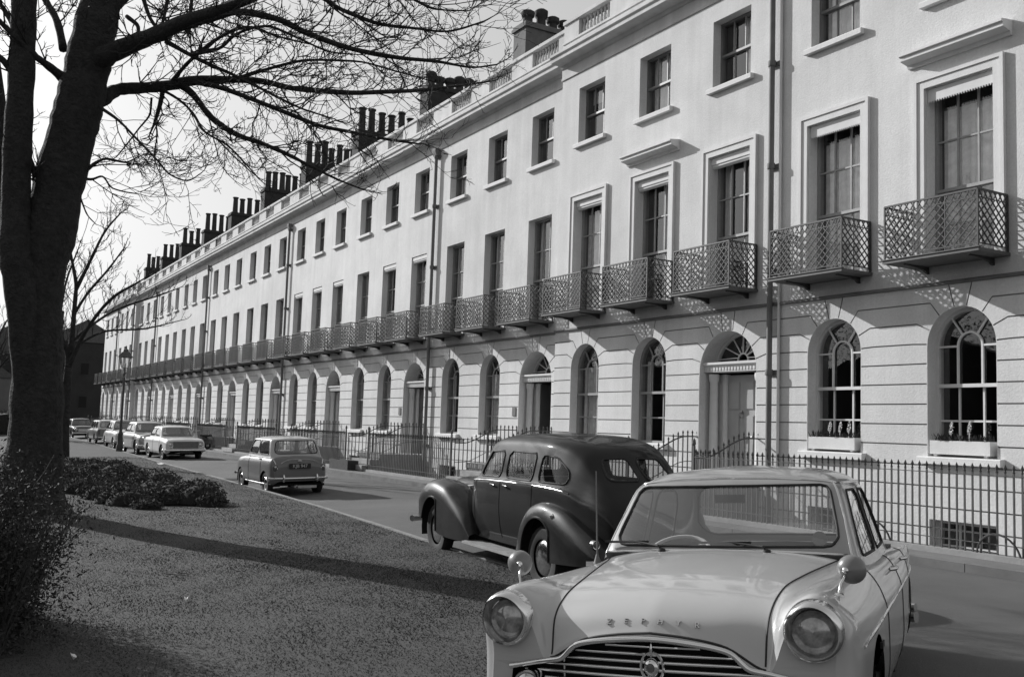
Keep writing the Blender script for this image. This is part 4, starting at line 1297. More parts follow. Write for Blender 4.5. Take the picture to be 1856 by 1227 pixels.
# ............ the big black six-light saloon
def black_saloon():
    root = thing('vintage_saloon', 'big black old-fashioned saloon with separate bulbous wings and a running board', 'car')
    a, ro = radians(175.6), radians(-1.2)
    fw = Vector((cos(a), sin(a), 0)); l0 = Vector((-sin(a), cos(a), 0)); u0 = Vector((0, 0, 1))
    lf = l0 * cos(ro) + u0 * sin(ro); up = fw.cross(lf)
    root.matrix_world = Matrix(((fw.x, lf.x, up.x, -10.66), (fw.y, lf.y, up.y, 6.79), (fw.z, lf.z, up.z, -.08), (0, 0, 0, 1)))
    pb = mat('car_paint_black', .012, .5, var=.2, scale=2, coat=.35, spec=.08); pw = mat('car_paint_wing', .018, .42, var=.45, scale=6, coat=.40, spec=.14)
    def st(x, *p): return [(x,) + q for q in p]
    S = [
        st(2.30, (.10, .50), (.16, .55), (.18, .70), (.18, .80), (.17, .86), (.15, .90), (.11, .93), (.06, .945), (0, .95)),
        st(2.26, (.24, .42), (.30, .5), (.31, .70), (.31, .84), (.30, .90), (.26, .95), (.19, .985), (.10, 1.0), (0, 1.005)),
        st(1.70, (.36, .42), (.38, .55), (.38, .75), (.385, .88), (.375, .94), (.33, .99), (.24, 1.025), (.13, 1.04), (0, 1.045)),
        st(1.15, (.48, .40), (.50, .55), (.50, .78), (.50, .93), (.48, .98), (.42, 1.025), (.31, 1.06), (.17, 1.075), (0, 1.08)),
        st(.82, (.62, .37), (.64, .55), (.645, .80), (.63, 1.01), (.60, 1.05), (.53, 1.075), (.40, 1.095), (.22, 1.105), (0, 1.11)),
        st(.70, (.66, .36), (.69, .55), (.70, .80), (.68, 1.04), (.655, 1.08), (.59, 1.10), (.47, 1.12), (.26, 1.135), (0, 1.14)),
        st(.30, (.69, .36), (.735, .55), (.75, .80), (.73, 1.06), (.705, 1.11), (.625, 1.42), (.565, 1.53), (.355, 1.598), (0, 1.615)),
        st(.0, (.70, .36), (.75, .55), (.77, .80), (.755, 1.07), (.73, 1.12), (.65, 1.45), (.59, 1.575), (.37, 1.645), (0, 1.665)),
        st(-.6, (.70, .36), (.755, .55), (.78, .80), (.77, 1.08), (.745, 1.13), (.665, 1.46), (.605, 1.59), (.38, 1.668), (0, 1.685)),
        st(-1.15, (.70, .36), (.755, .55), (.78, .80), (.77, 1.08), (.745, 1.13), (.66, 1.45), (.60, 1.58), (.375, 1.655), (0, 1.67)),
        st(-1.55, (.69, .38), (.74, .56), (.765, .80), (.755, 1.07), (.73, 1.12), (.635, 1.40), (.57, 1.535), (.36, 1.605), (0, 1.615)),
        st(-1.80, (.68, .40), (.725, .57), (.745, .80), (.73, 1.05), (.70, 1.09), (.59, 1.34), (.51, 1.455), (.30, 1.525), (0, 1.545)),
        st(-2.03, (.65, .42), (.695, .58), (.71, .79), (.695, .98), (.665, 1.02), (.57, 1.19), (.49, 1.275), (.28, 1.33), (0, 1.345)),
        st(-2.27, (.60, .43), (.645, .57), (.66, .76), (.645, .93), (.62, .97), (.54, 1.06), (.45, 1.11), (.26, 1.145), (0, 1.155)),
        st(-2.50, (.54, .44), (.575, .54), (.58, .65), (.57, .78), (.55, .82), (.48, .89), (.40, .925), (.23, .945), (0, .95)),
        st(-2.62, (.46, .46), (.48, .50), (.48, .54), (.47, .60), (.45, .63), (.40, .67), (.32, .69), (.18, .705), (0, .71))]
    sh = loft(S, 7, 6)
    def pw_(poly, r): f = inside(poly, r); return lambda V, A: f(V[:, 0], V[:, 2])
    w1 = pw_([(.50, 1.125), (-.20, 1.145), (-.20, 1.455), (.23, 1.435)], .03)
    w2 = pw_([(-.34, 1.145), (-1.04, 1.145), (-1.04, 1.455), (-.34, 1.46)], .03)
    w3 = pw_([(-1.18, 1.145), (-1.80, 1.145), (-1.72, 1.29), (-1.48, 1.42), (-1.18, 1.445)], .06)
    rwl = inside([(-.42, 1.20), (-.045, 1.20), (-.045, 1.43), (-.36, 1.42)], .05)
    fws = inside([(-.56, 1.17), (.56, 1.17), (.46, 1.53), (-.46, 1.53)], .05)
    wins = []
    for s in (1, -1):
        for w in (w1, w2, w3): wins.append(('side_window', seg_gate(w, 3.2, 5.9, s)))
    def rear(s): return lambda V, A: np.where(V[:, 0] < -1.6, rwl(-s * V[:, 1], V[:, 2]), 1.)
    for s in (1, -1): wins.append(('rear_window', lambda V, A, s=s: np.where((V[:, 0] < -1.65) & (A[:, 1] > 4.6), rwl(-s * V[:, 1], V[:, 2]), 1.)))
    wins.append(('windscreen', lambda V, A: np.where((V[:, 0] > .1) & (A[:, 1] > 4.6), fws(V[:, 1], V[:, 2]), 1.)))
    glaze(root, sh, wins, pb, 'body', .012, 'rubber', 50, True, 'old_glass')
    at = surf(S)
    FF = [[(2.30, .80, .50), (2.31, .81, .60), (2.32, .76, .70), (2.33, .66, .72), (2.32, .56, .69), (2.30, .50, .60)],
          [(2.17, .875, .48), (2.17, .88, .67), (2.17, .825, .83), (2.17, .66, .89), (2.17, .50, .84), (2.17, .44, .70)],
          [(1.92, .90, .44), (1.92, .905, .74), (1.92, .845, .93), (1.92, .67, 1.0), (1.92, .48, .95), (1.92, .40, .80)],
          [(1.66, .905, .40), (1.66, .912, .76), (1.66, .85, .955), (1.66, .67, 1.015), (1.66, .48, .97), (1.66, .38, .84)],
          [(1.35, .90, .30), (1.35, .905, .72), (1.35, .845, .915), (1.35, .675, .975), (1.35, .49, .94), (1.35, .40, .82)],
          [(1.0, .885, .28), (1.0, .885, .60), (1.0, .825, .76), (1.0, .69, .815), (1.0, .54, .79), (1.0, .46, .72)],
          [(.72, .86, .28), (.72, .86, .48), (.72, .81, .585), (.72, .72, .63), (.72, .63, .61), (.72, .58, .56)],
          [(.52, .83, .28), (.52, .825, .35), (.52, .79, .375), (.52, .74, .385), (.52, .70, .38), (.52, .67, .36)]]
    RF = [[(-.82, .82, .29), (-.82, .82, .36), (-.82, .80, .40), (-.82, .77, .42), (-.82, .74, .42), (-.82, .70, .40)],
          [(-1.0, .875, .30), (-1.0, .875, .54), (-1.0, .85, .67), (-1.0, .80, .72), (-1.0, .75, .73), (-1.0, .68, .70)],
          [(-1.22, .895, .31), (-1.22, .90, .66), (-1.22, .865, .83), (-1.22, .80, .89), (-1.22, .73, .90), (-1.22, .64, .87)],
          [(-1.5, .90, .33), (-1.5, .905, .70), (-1.5, .87, .885), (-1.5, .80, .94), (-1.5, .72, .945), (-1.5, .62, .90)],
          [(-1.85, .895, .34), (-1.85, .90, .66), (-1.85, .86, .83), (-1.85, .79, .89), (-1.85, .71, .89), (-1.85, .60, .84)],
          [(-2.2, .87, .36), (-2.2, .87, .55), (-2.2, .83, .69), (-2.2, .76, .74), (-2.2, .68, .74), (-2.2, .56, .70)],
          [(-2.5, .80, .38), (-2.5, .80, .46), (-2.5, .76, .54), (-2.5, .70, .58), (-2.5, .62, .57), (-2.5, .50, .53)],
          [(-2.64, .72, .40), (-2.64, .72, .43), (-2.64, .69, .455), (-2.64, .64, .47), (-2.64, .58, .465), (-2.64, .5, .45)]]
    for s in (1, -1):
        for nm, ctl, xw, r in (('front_wing', FF, 1.62, .40), ('rear_wing', RF, -1.48, .405)):
            f = loft(ctl, 8, 6, False)
            if s < 0: f = Sheet(f.V * [1, -1, 1], f.A, [q[::-1] for q in f.F])
            f, _, sg = clip(f, lambda V, A, xw=xw, r=r: np.where(A[:, 1] < 2.4, np.maximum(np.hypot(V[:, 0] - xw, (V[:, 2] - .34) * .92) - r, xw - (.15 if xw > 0 else .27) - V[:, 0] - .12 * np.clip((.34 - V[:, 2]) * 3, 0, 1)), 1.))
            o = sheet_obj(nm, f, pw, root, 60)
            tubes(sg, .014).build('wing_bead', pw, o, 60)
        b = MB(); b.box(-.86, .60, *(sorted((s * .62, s * .885))), .275, .30); b.build('running_board', M['running_board'], root)
        MB().box(-.84, .58, *(sorted((s * .70, s * .86))), .3005, .307).build('board_tread', M['rubber_pale'], root)
        MB().tube([at(i, 3.35, s) for i in np.linspace(1.0, 11.2, 60)], .011, 6).build('waist_moulding', M['chrome_dull'], root, 60)
        MB().tube([(p[0], p[1] + s * .006, p[2]) for p in (at(i, 3.9, s) for i in np.linspace(5.6, 10.5, 40))], .006, 6).build('window_ledge', M['lead'], root, 60)
        for x0, i in ((.55, 5.35), (-.27, 7.45), (-1.11, 8.9)):
            MB().tube([at(i, j, s) for j in np.linspace(.4, 3.2, 20)], .005, 4).build('shut_line', M['rubber'], root)
        for i in (7.15, 7.75):
            p = at(i, 2.85, s); MB().tube([(p[0] + .06, p[1], p[2]), (p[0] + .05, p[1] + s * .03, p[2]), (p[0] - .06, p[1] + s * .03, p[2] - .01)], .009, 6).build('door_handle', M['chrome_dull'], root, 60)
        lamp(root, (2.34, s * .62, .72), .10, 'headlamp')
        lamp(root, (-2.5, s * .76, .60), .035, 'tail_lamp', .01, .05, 'lamp_red', sgn=-1)
        MB().lathe([(.03, 0), (.034, .03), (0, .05)], 10, (-1.78, s * .865, .80), 'z').build('side_reflector', M['chrome'], root, 60)
        for xw in (1.62, -1.48):
            wheel(root, xw, s * .76, .34, .345, .16, .62, pb)
            a_ = MB(); pts = [(xw + .47 * cos(q), .34 + .47 * sin(q)) for q in np.linspace(-.25, pi + .25, 16)]
            a_.add([(x, s * .52, z) for x, z in pts] + [(x, s * .86, z) for x, z in pts], [(i, i + 1, i + 17, i + 16) for i in range(15)]); a_.add([(x, s * .52, z) for x, z in pts], [tuple(range(16))])
            a_.build('wheel_arch', M['under'], root)
    yy = np.linspace(-.92, .92, 21)
    for x0, k in ((2.52, -.2), (-2.78, .2)):
        MB().tube([(x0 + k * abs(y / .92) ** 3, y, .42) for y in yy], .045, 8).build('bumper', M['chrome_dull'], root, 60)
    u = MB(); u.box(-2.6, 2.1, -.6, .6, .25, .36); u.build('underside', M['under'], root)
    t = MB(); t.box(-1.9, .6, -.68, .68, .36, .42); t.box(.45, .72, -.6, .6, .8, 1.1); t.build('cabin', M['trim'], root)
    for x, zb in ((-.15, 1.12), (-1.35, 1.14)): seat_mb(x, -.62, .62, .62, zb).build('seat', M['seat'], root)
    MB().tube([(-2.27, .0, 1.16), (-2.36, .0, 1.11), (-2.44, 0, 1.02)], .012, 6).build('boot_handle', M['chrome'], root, 60)
    MB().tube([(-2.17, .33, 1.20), (-2.32, .36, 1.07), (-2.47, .375, .93)], .008, 6).build('boot_strip', M['chrome'], root, 60)
    MB().box(-2.67, -2.64, -.26, .26, .62, .74).build('number_plate', M['plate'], root)
    ro = MB()
    for x, y in ((.0, .0), (-1.2, 0.05)): ro.lathe([(.03, 1.66), (.03, 1.69), (0, 1.70)], 8, (x, y, 0))
    return root


M['old_glass'] = glass('old_glass', .72, .6, .01, .05)
M['running_board'] = mat('running_board', .30, .5, var=.2, scale=5)
M['rubber_pale'] = mat('rubber_tread', .22, .8, var=.3, scale=9)
M['chrome_dull'] = mat('chrome_dull', .5, .28, metal=1, var=.15, scale=8)
black_saloon()


# ............ small saloons built to one pattern with their own proportions
def small_car(root, low, G, paint_m, roof_m, wheels, winside, res=5, wr=.25, lines=True, bump=(.38, .03), hub=.55, arch=1.22):
    """low: rows (x, half width, sill, shoulder, deck) from nose to tail; G: greenhouse rings, roof first"""
    S = []
    for x, w, zs, zc, zd in low:
        S.append([(x, w - .10, zs), (x, w - .03, zs + .05), (x, w, zs + .20 * (zc - zs) + .05), (x, w, zs + .66 * (zc - zs)), (x, w - .025, zc - .07), (x, w - .10, zc),
                  (x, w * .64, zc + (zd - zc) * .55), (x, w * .32, zd - .006), (x, 0, zd)])
    nose = [(p[0], p[1] * .9, .5 * (p[2] + .5 * (low[0][2] + low[0][3]))) for p in S[0]]
    body = loft(S, res, res)
    gx = [p for p in G[-1]]
    cab = shrink([(p[0], p[1] * .96) for p in gx] + [(p[0], -p[1] * .96) for p in gx[-2:0:-1]], .03)
    body, _, _ = clip(body, seg_gate(lambda V, A: sd_poly(V[:, 0], V[:, 1], cab), 5.02, 99))
    for xw in wheels:
        body, _, _ = clip(body, seg_gate(lambda V, A, xw=xw: np.hypot(V[:, 0] - xw, V[:, 2] - wr) - wr * arch, -1, 4.0))
    bo = sheet_obj('body', body, paint_m, root, 45)
    for row, fl in ((S[0], 1), (S[-1], -1)):
        g, _ = spl(np.array(row), res); ring = [tuple(p) for p in g] + [(p[0], -p[1], p[2]) for p in g[-2::-1]]
        MB().add(ring, [tuple(range(len(ring)))[::fl]]).build('front_panel' if fl > 0 else 'tail_panel', paint_m, root)
    gh = loft(G, res, res)
    glaze(root, gh, winside, roof_m, 'roof', .010, 'rubber', 45, res > 3)
    at = surf(S)
    for s in (-1, 1):
        for xw in wheels:
            wheel(root, xw, s * (low[len(low) // 2][1] - .10), wr, wr + .03, .14, hub)
            a_ = MB(); R_ = wr * arch + .03; w = low[len(low) // 2][1]
            pts = [(xw + R_ * cos(q), wr + R_ * sin(q)) for q in np.linspace(-.2, pi + .2, 14)]
            a_.add([(x, s * (w - .3), z) for x, z in pts] + [(x, s * (w - .03), z) for x, z in pts], [(i, i + 1, i + 15, i + 14) for i in range(13)]); a_.add([(x, s * (w - .3), z) for x, z in pts], [tuple(range(14))])
            a_.build('wheel_arch', M['under'], root)
    xf, xr = low[0][0], low[-1][0]; w = low[len(low) // 2][1]; yy = np.linspace(-w, w, 15)
    for x0, k in ((xf + .07, -.16), (xr - .07, .16)):
        MB().tube([(x0 + k * abs(y / w) ** 3, y, bump[0]) for y in yy], bump[1], 8).build('bumper', M['chrome'], root, 60)
    u = MB(); u.box(xr + .15, xf - .15, -w + .12, w - .12, low[3][2] + .0, low[3][2] + .04); u.build('underside', M['under'], root)
    zc = low[len(low) // 2][3]; x0, x1 = gx[-1][0] + .05, gx[0][0] - .02
    t = MB(); t.box(x0, x1, -w + .08, w - .08, .30, .34); t.box(x1 - .12, x1, -w + .1, w - .1, zc - .2, zc - .01)
    for s in (-1, 1): t.box(x0, x1, *(sorted((s * (w - .10), s * (w - .06)))), .3, zc - .03)
    t.box(x0, x0 + .18, -w + .1, w - .1, .34, zc - .06); t.build('cabin', M['trim'], root)
    L_ = x1 - x0
    for q in (.52, .14): seat_mb(x0 + L_ * q + .2, -w + .16, w - .16, .50, zc + .02).build('seat', M['seat'], root)
    return at, S


def green_house(wb, wt, rt, rb, yb, yt, zb, zg, zr):
    """windscreen base/top x, rear window top/base x, half widths at belt and gutter, belt, glass top and roof heights"""
    xm = (wt + rt) / 2; L_ = wt - rt
    def ring(xf, xr, y, z, bow=.06, d=0.0):
        ym = y
        return [(xf + bow, 0, z + d), (xf + bow * .8, y * .5, z + d * .7), (xf - .02, y * .92, z), (xf - .12, y, z), ((xf + xr) / 2, y * 1.015, z), (xr + .12, y, z), (xr + .02, y * .9, z), (xr - bow * .8, y * .5, z + d * .7), (xr - bow, 0, z + d)]
    zm = zb + .5 * (zg - zb)
    return [ring(xm + .15, xm - .15, .08, zr, .03), ring(wt - .25, rt + .25, yt * .68, zr - .025, .05, .012), ring(wt - .06, rt + .06, yt * .94, zr - .065, .05, .02), ring(wt, rt, yt, zg, .05, .02),
            ring((wt + wb) / 2, (rt + rb) / 2, (yb + yt) / 2 + .015, zm), ring(wb, rb, yb, zb), ring(wb + .02, rb - .02, yb + .01, zb - .03)]


def car_windows(wb, wt, rt, rb, yb, yt, zb, zg, split, rear_m=.07, sidepost=.10):
    zl, zt = zb + .045, zg - .03
    ws = inside([(-yb * .90, zl), (yb * .90, zl), (yt * .93, zt), (-yt * .93, zt)], .05)
    rw = inside([(-yb * .86, zl + .02), (yb * .86, zl + .02), (yt * .86, zt), (-yt * .86, zt)], .07)
    out = [('windscreen', seg_gate(lambda V, A: ws(V[:, 1], V[:, 2]), -1, 2.45)), ('rear_window', seg_gate(lambda V, A: rw(V[:, 1], V[:, 2]), 5.55, 99))]
    f = lambda z: (z - zb) / (zg - zb)
    xf = lambda z: wb + (wt - wb) * f(z) - .14; xr = lambda z: rb + (rt - rb) * f(z) + .14
    for s in (1, -1):
        xs_ = [None] + list(split) + [None]
        for i in range(len(xs_) - 1):
            a0, a1 = (xf(zl), xf(zt)) if i == 0 else (xs_[i] - .03,) * 2
            b0, b1 = (xr(zl), xr(zt)) if i == len(xs_) - 2 else (xs_[i + 1] + .03,) * 2
            p = inside([(a0, zl), (b0, zl), (b1, zt), (a1, zt)], .035)
            out.append(('side_window', seg_gate(lambda V, A, p=p: p(V[:, 0], V[:, 2]), 2.4, 5.6, s)))
    return out


def place(root, x, y, z, head, roll=0.0):
    a = radians(head); fw = Vector((cos(a), sin(a), 0)); l0 = Vector((-sin(a), cos(a), 0)); u0 = Vector((0, 0, 1)); ro = radians(roll)
    lf = l0 * cos(ro) + u0 * sin(ro); up = fw.cross(lf)
    root.matrix_world = Matrix(((fw.x, lf.x, up.x, x), (fw.y, lf.y, up.y, y), (fw.z, lf.z, up.z, z), (0, 0, 0, 1)))


def plate(root, x, z, text, sgn=-1, w=.52):
    m = MB(); m.box(x - .006, x + .006, -w / 2, w / 2, z - .06, z + .06); p = m.build('number_plate', M['plate'], root)
    if not text: return
    V, F = text_mesh(text, .11, .003)
    q = [(x + sgn * (.008 + c), -sgn * a * -1 * 1.0 if False else sgn * a, z + b) for a, b, c in V]
    MB().add(q, F).build('plate_lettering', M['plate_letter'], p)


# the little two-door at the kerb, seen from behind
def mini():
    root = thing('small_car', 'small dark two-door car, roof paled for glancing sun, tail towards the camera', 'car')
    place(root, -24.32, 7.63, -.06, 180.2, -2.0)
    pm = paint('car_paint_small', .15, coat=.5); rf = paint('car_roof_sun_glance', .42)  # lighter roof colour carries the glancing sun
    low = [(1.52, .48, .30, .56, .60), (1.46, .62, .26, .70, .75), (1.32, .675, .22, .78, .83), (1.0, .695, .20, .815, .885), (.62, .70, .20, .84, .915), (.0, .705, .20, .85, .88), (-.6, .705, .20, .85, .88), (-1.05, .70, .20, .85, .88),
           (-1.36, .685, .22, .85, .895), (-1.47, .655, .26, .78, .83), (-1.53, .60, .31, .62, .66)]
    k = dict(wb=.60, wt=.30, rt=-1.13, rb=-1.33, yb=.625, yt=.545, zb=.875, zg=1.27)
    at, S = small_car(root, low, green_house(zr=1.345, **k), pm, rf, (1.02, -1.02), car_windows(split=(-.36,), **k), 5, .245)
    for s in (-1, 1):
        o = MB(); p = (-1.50, s * .575, .62)
        o.lathe([(.055, 0), (.055, -.02), (.04, -.035), (0, -.04)], 14, p, 'x', 1, 1.7); o.build('tail_lamp', M['lamp_red'], root, 60)
        MB().lathe([(.028, -.0), (.028, -.045), (.0, -.055)], 10, (p[0] - .0, p[1], p[2] + .02), 'x').build('indicator', M['lamp_glass'], root, 60)
        lamp(root, (1.48, s * .50, .64), .085)
        MB().tube([(-1.62, s * .40, .30), (-1.635, s * .40, .38), (-1.62, s * .40, .47)], [.02, .03, .018], 8).build('overrider', M['chrome'], root, 60)
        MB().tube([at(i, 4.7, s) for i in np.linspace(8.6, 10, 10)], .012, 6).build('body_seam', M['chrome'], root, 60)
        for i in (4.6, 6.3): MB().tube([at(i, j, s) for j in np.linspace(.6, 5, 20)], .006, 4).build('shut_line', M['rubber'], root)
        MB().tube([at(i, .8, s) for i in np.linspace(4, 8, 20)], .02, 6).build('sill_strip', M['chrome_dull'], root, 60)
        p = at(6.1, 4.3, s); MB().box(p[0] - .06, p[0] + .04, *(sorted((p[1], p[1] + s * .03))), p[2] - .012, p[2] + .012).build('door_handle', M['chrome'], root)
    plate(root, -1.565, .66, 'KJB 947')
    b = MB(); b.tube([(-1.545, y, .82 - .10 * abs(y / .45) ** 4) for y in np.linspace(-.45, .45, 15)], .005, 5); b.tube([(-1.55, -.05, .78), (-1.58, 0, .785), (-1.55, .05, .78)], .012, 6)
    b.build('boot_handle', M['chrome'], root, 60)
    MB().tube([(-1.3, .12, .2), (-1.58, .12, .19)], .025, 8).build('exhaust', M['chrome_dull'], root, 60)
    MB().box(-1.45, -1.40, -.45, .0, .14, .20).build('subframe', M['chrome_dull'], root)
    return root


mini()


def pale_saloon():
    root = thing('saloon_car', 'white saloon with wide dark grille facing the camera, nearest of the parked row', 'car')
    place(root, -43.75, 9.08, -.07, 2.0, 1.5)
    pm = paint('car_paint_white', .66)
    low = [(2.02, .70, .36, .70, .74), (1.97, .76, .30, .78, .82), (1.7, .79, .24, .85, .88), (1.2, .80, .22, .87, .92), (.85, .80, .22, .88, .93), (0, .80, .22, .88, .9), (-.9, .80, .22, .88, .9), (-1.5, .795, .24, .87, .90), (-2.0, .77, .28, .84, .86), (-2.15, .72, .34, .74, .76)]
    k = dict(wb=.82, wt=.42, rt=-.95, rb=-1.32, yb=.71, yt=.60, zb=.90, zg=1.30)
    at, S = small_car(root, low, green_house(zr=1.385, **k), pm, pm, (1.25, -1.25), car_windows(split=(-.22,), **k), 4, .29, bump=(.40, .05))
    g = MB(); g.box(2.0, 2.035, -.50, .50, .48, .74); go = g.build('grille', M['grille_dark'], root)
    b = MB()
    for i in range(6): b.box(2.036, 2.042, -.49, .49, .50 + i * .042, .508 + i * .042)
    b.build('grille_bars', M['chrome_dull'], go)
    f = MB(); f.tube([(2.04, -.66, .76), (2.045, .66, .76), (2.045, .56, .45), (2.04, -.56, .45)], .022, 6, closed=True); f.build('grille_surround', pm, go, 40)
    for s in (-1, 1):
        lamp(root, (2.02, s * .60, .62), .085)
        MB().tube([at(i, 3.6, s) for i in np.linspace(1, 9, 20)], .008, 4).build('side_moulding', M['chrome'], root, 60)
        for i in (3.9, 5.3): MB().tube([at(i, j, s) for j in np.linspace(.6, 5, 12)], .007, 4).build('shut_line', M['rubber'], root)
    plate(root, 2.13, .34, '', 1)
    return root


def upright_saloon():
    root = thing('saloon_car', 'grey saloon with tall narrow upright grille, second in the parked row', 'car')
    place(root, -49.3, 9.0, -.07, 2.5, 1.5)
    pm = paint('car_paint_grey', .34); rf = paint('car_roof_grey', .5)
    low = [(2.12, .50, .36, .62, .80), (2.06, .70, .30, .74, .92), (1.8, .80, .24, .86, .98), (1.2, .82, .22, .90, 1.0), (.8, .82, .22, .92, 1.02), (0, .82, .22, .93, .95), (-.9, .82, .22, .93, .95), (-1.5, .81, .24, .92, .98), (-2.0, .76, .28, .84, .90), (-2.2, .66, .34, .66, .72)]
    k = dict(wb=.78, wt=.45, rt=-1.05, rb=-1.5, yb=.72, yt=.60, zb=.97, zg=1.40)
    at, S = small_car(root, low, green_house(zr=1.50, **k), pm, rf, (1.35, -1.3), car_windows(split=(-.2,), **k), 4, .31, bump=(.42, .05))
    g = MB(); g.extrude_x([(-.20, .50), (.20, .50), (.26, .80), (.17, .90), (-.17, .90), (-.26, .80)], 2.06, 2.16); go = g.build('grille', M['grille_dark'], root)
    b = MB(); b.tube([(2.17, y, z) for y, z in ((-.20, .50), (.20, .50), (.26, .80), (.17, .90), (-.17, .90), (-.26, .80))], .018, 6, closed=True)
    for i in range(5): b.box(2.161, 2.168, -.14 + i * .07 - .006, -.14 + i * .07 + .006, .52, .88)
    b.build('grille_bars', M['chrome'], go)
    for s in (-1, 1): lamp(root, (2.10, s * .55, .72), .09); lamp(root, (2.13, s * .38, .52), .06, 'fog_lamp')
    return root


def old_pale_saloon():
    root = thing('saloon_car', 'pale rounded old saloon, third in the parked row beside the lamp post', 'car')
    place(root, -57.6, 9.3, -.07, 2.5, 1.5)
    pm = paint('car_paint_cream', .62); rf = paint('car_roof_dull', .25)
    low = [(1.85, .40, .34, .60, .72), (1.78, .62, .28, .74, .86), (1.5, .75, .24, .86, .96), (1.1, .78, .22, .88, 1.0), (.7, .78, .22, .90, 1.02), (0, .78, .22, .90, .93), (-.8, .78, .22, .90, .93), (-1.3, .77, .24, .88, .95), (-1.75, .70, .28, .76, .82), (-1.9, .55, .34, .58, .62)]
    k = dict(wb=.66, wt=.36, rt=-1.0, rb=-1.42, yb=.68, yt=.56, zb=.96, zg=1.38)
    at, S = small_car(root, low, green_house(zr=1.50, **k), pm, rf, (1.1, -1.1), car_windows(split=(-.2,), **k), 4, .28, bump=(.40, .045))
    g = MB(); g.lathe([(.0, 0), (.30, 0), (.32, -.06)], 20, (1.89, 0, .60), 'x', .9, .7); go = g.build('grille', M['grille_dark'], root)
    MB().tube([(1.90, .29 * cos(t), .60 + .21 * sin(t)) for t in np.linspace(0, 2 * pi, 20, endpoint=False)], .016, 6, closed=True).build('grille_surround', M['chrome'], go, 60)
    for s in (-1, 1): lamp(root, (1.80, s * .56, .70), .09)
    return root


def estate():
    root = thing('estate_car', 'two-tone estate car with white roof and upright tail, fourth in the parked row', 'car')
    place(root, -66.6, 9.6, -.07, 182, -1.5)
    pm = paint('car_paint_mid', .22); rf = paint('car_roof_white', .7)
    low = [(1.75, .66, .34, .68, .72), (1.7, .74, .28, .76, .82), (1.4, .76, .24, .84, .90), (1.0, .77, .22, .86, .94), (.7, .77, .22, .88, .95), (0, .77, .22, .88, .9), (-1.0, .77, .22, .88, .9), (-1.7, .77, .24, .88, .9), (-1.85, .76, .26, .88, .9), (-1.9, .74, .30, .86, .88)]
    k = dict(wb=.66, wt=.36, rt=-1.72, rb=-1.84, yb=.70, yt=.61, zb=.90, zg=1.36)
    at, S = small_car(root, low, green_house(zr=1.46, **k), pm, rf, (1.05, -1.1), car_windows(split=(-.3, -.95), **k), 4, .28, bump=(.38, .045))
    for s in (-1, 1):
        MB().box(-1.95, -1.90, *(sorted((s * .58, s * .70))), .55, .84).build('tail_lamp', M['lamp_red'], root); lamp(root, (1.74, s * .55, .64), .08)
    plate(root, -1.93, .55, '', -1)
    return root


def dark_saloon():
    root = thing('saloon_car', 'dark saloon with bright headlamps, farthest of the parked row behind the slim tree', 'car')
    place(root, -79.0, 9.7, -.07, 2.5, 1.5)
    pm = paint('car_paint_dark', .07)
    low = [(1.95, .64, .34, .66, .72), (1.9, .74, .28, .76, .82), (1.6, .78, .24, .85, .92), (1.1, .79, .22, .87, .95), (.8, .79, .22, .88, .96), (0, .79, .22, .88, .9), (-.8, .79, .22, .88, .9), (-1.4, .785, .24, .87, .92), (-1.9, .74, .28, .80, .85), (-2.05, .66, .34, .66, .70)]
    k = dict(wb=.76, wt=.40, rt=-.95, rb=-1.35, yb=.70, yt=.58, zb=.93, zg=1.34)
    at, S = small_car(root, low, green_house(zr=1.44, **k), pm, pm, (1.2, -1.2), car_windows(split=(-.2,), **k), 4, .29, bump=(.40, .05))
    g = MB(); g.box(1.93, 1.965, -.42, .42, .50, .70); g.build('grille', M['chrome_dull'], root)
    for s in (-1, 1): lamp(root, (1.95, s * .58, .66), .095)
    return root


M['grille_dark'] = mat('grille_dark', .07, .5)
pale_saloon(); upright_saloon(); old_pale_saloon(); estate(); dark_saloon()
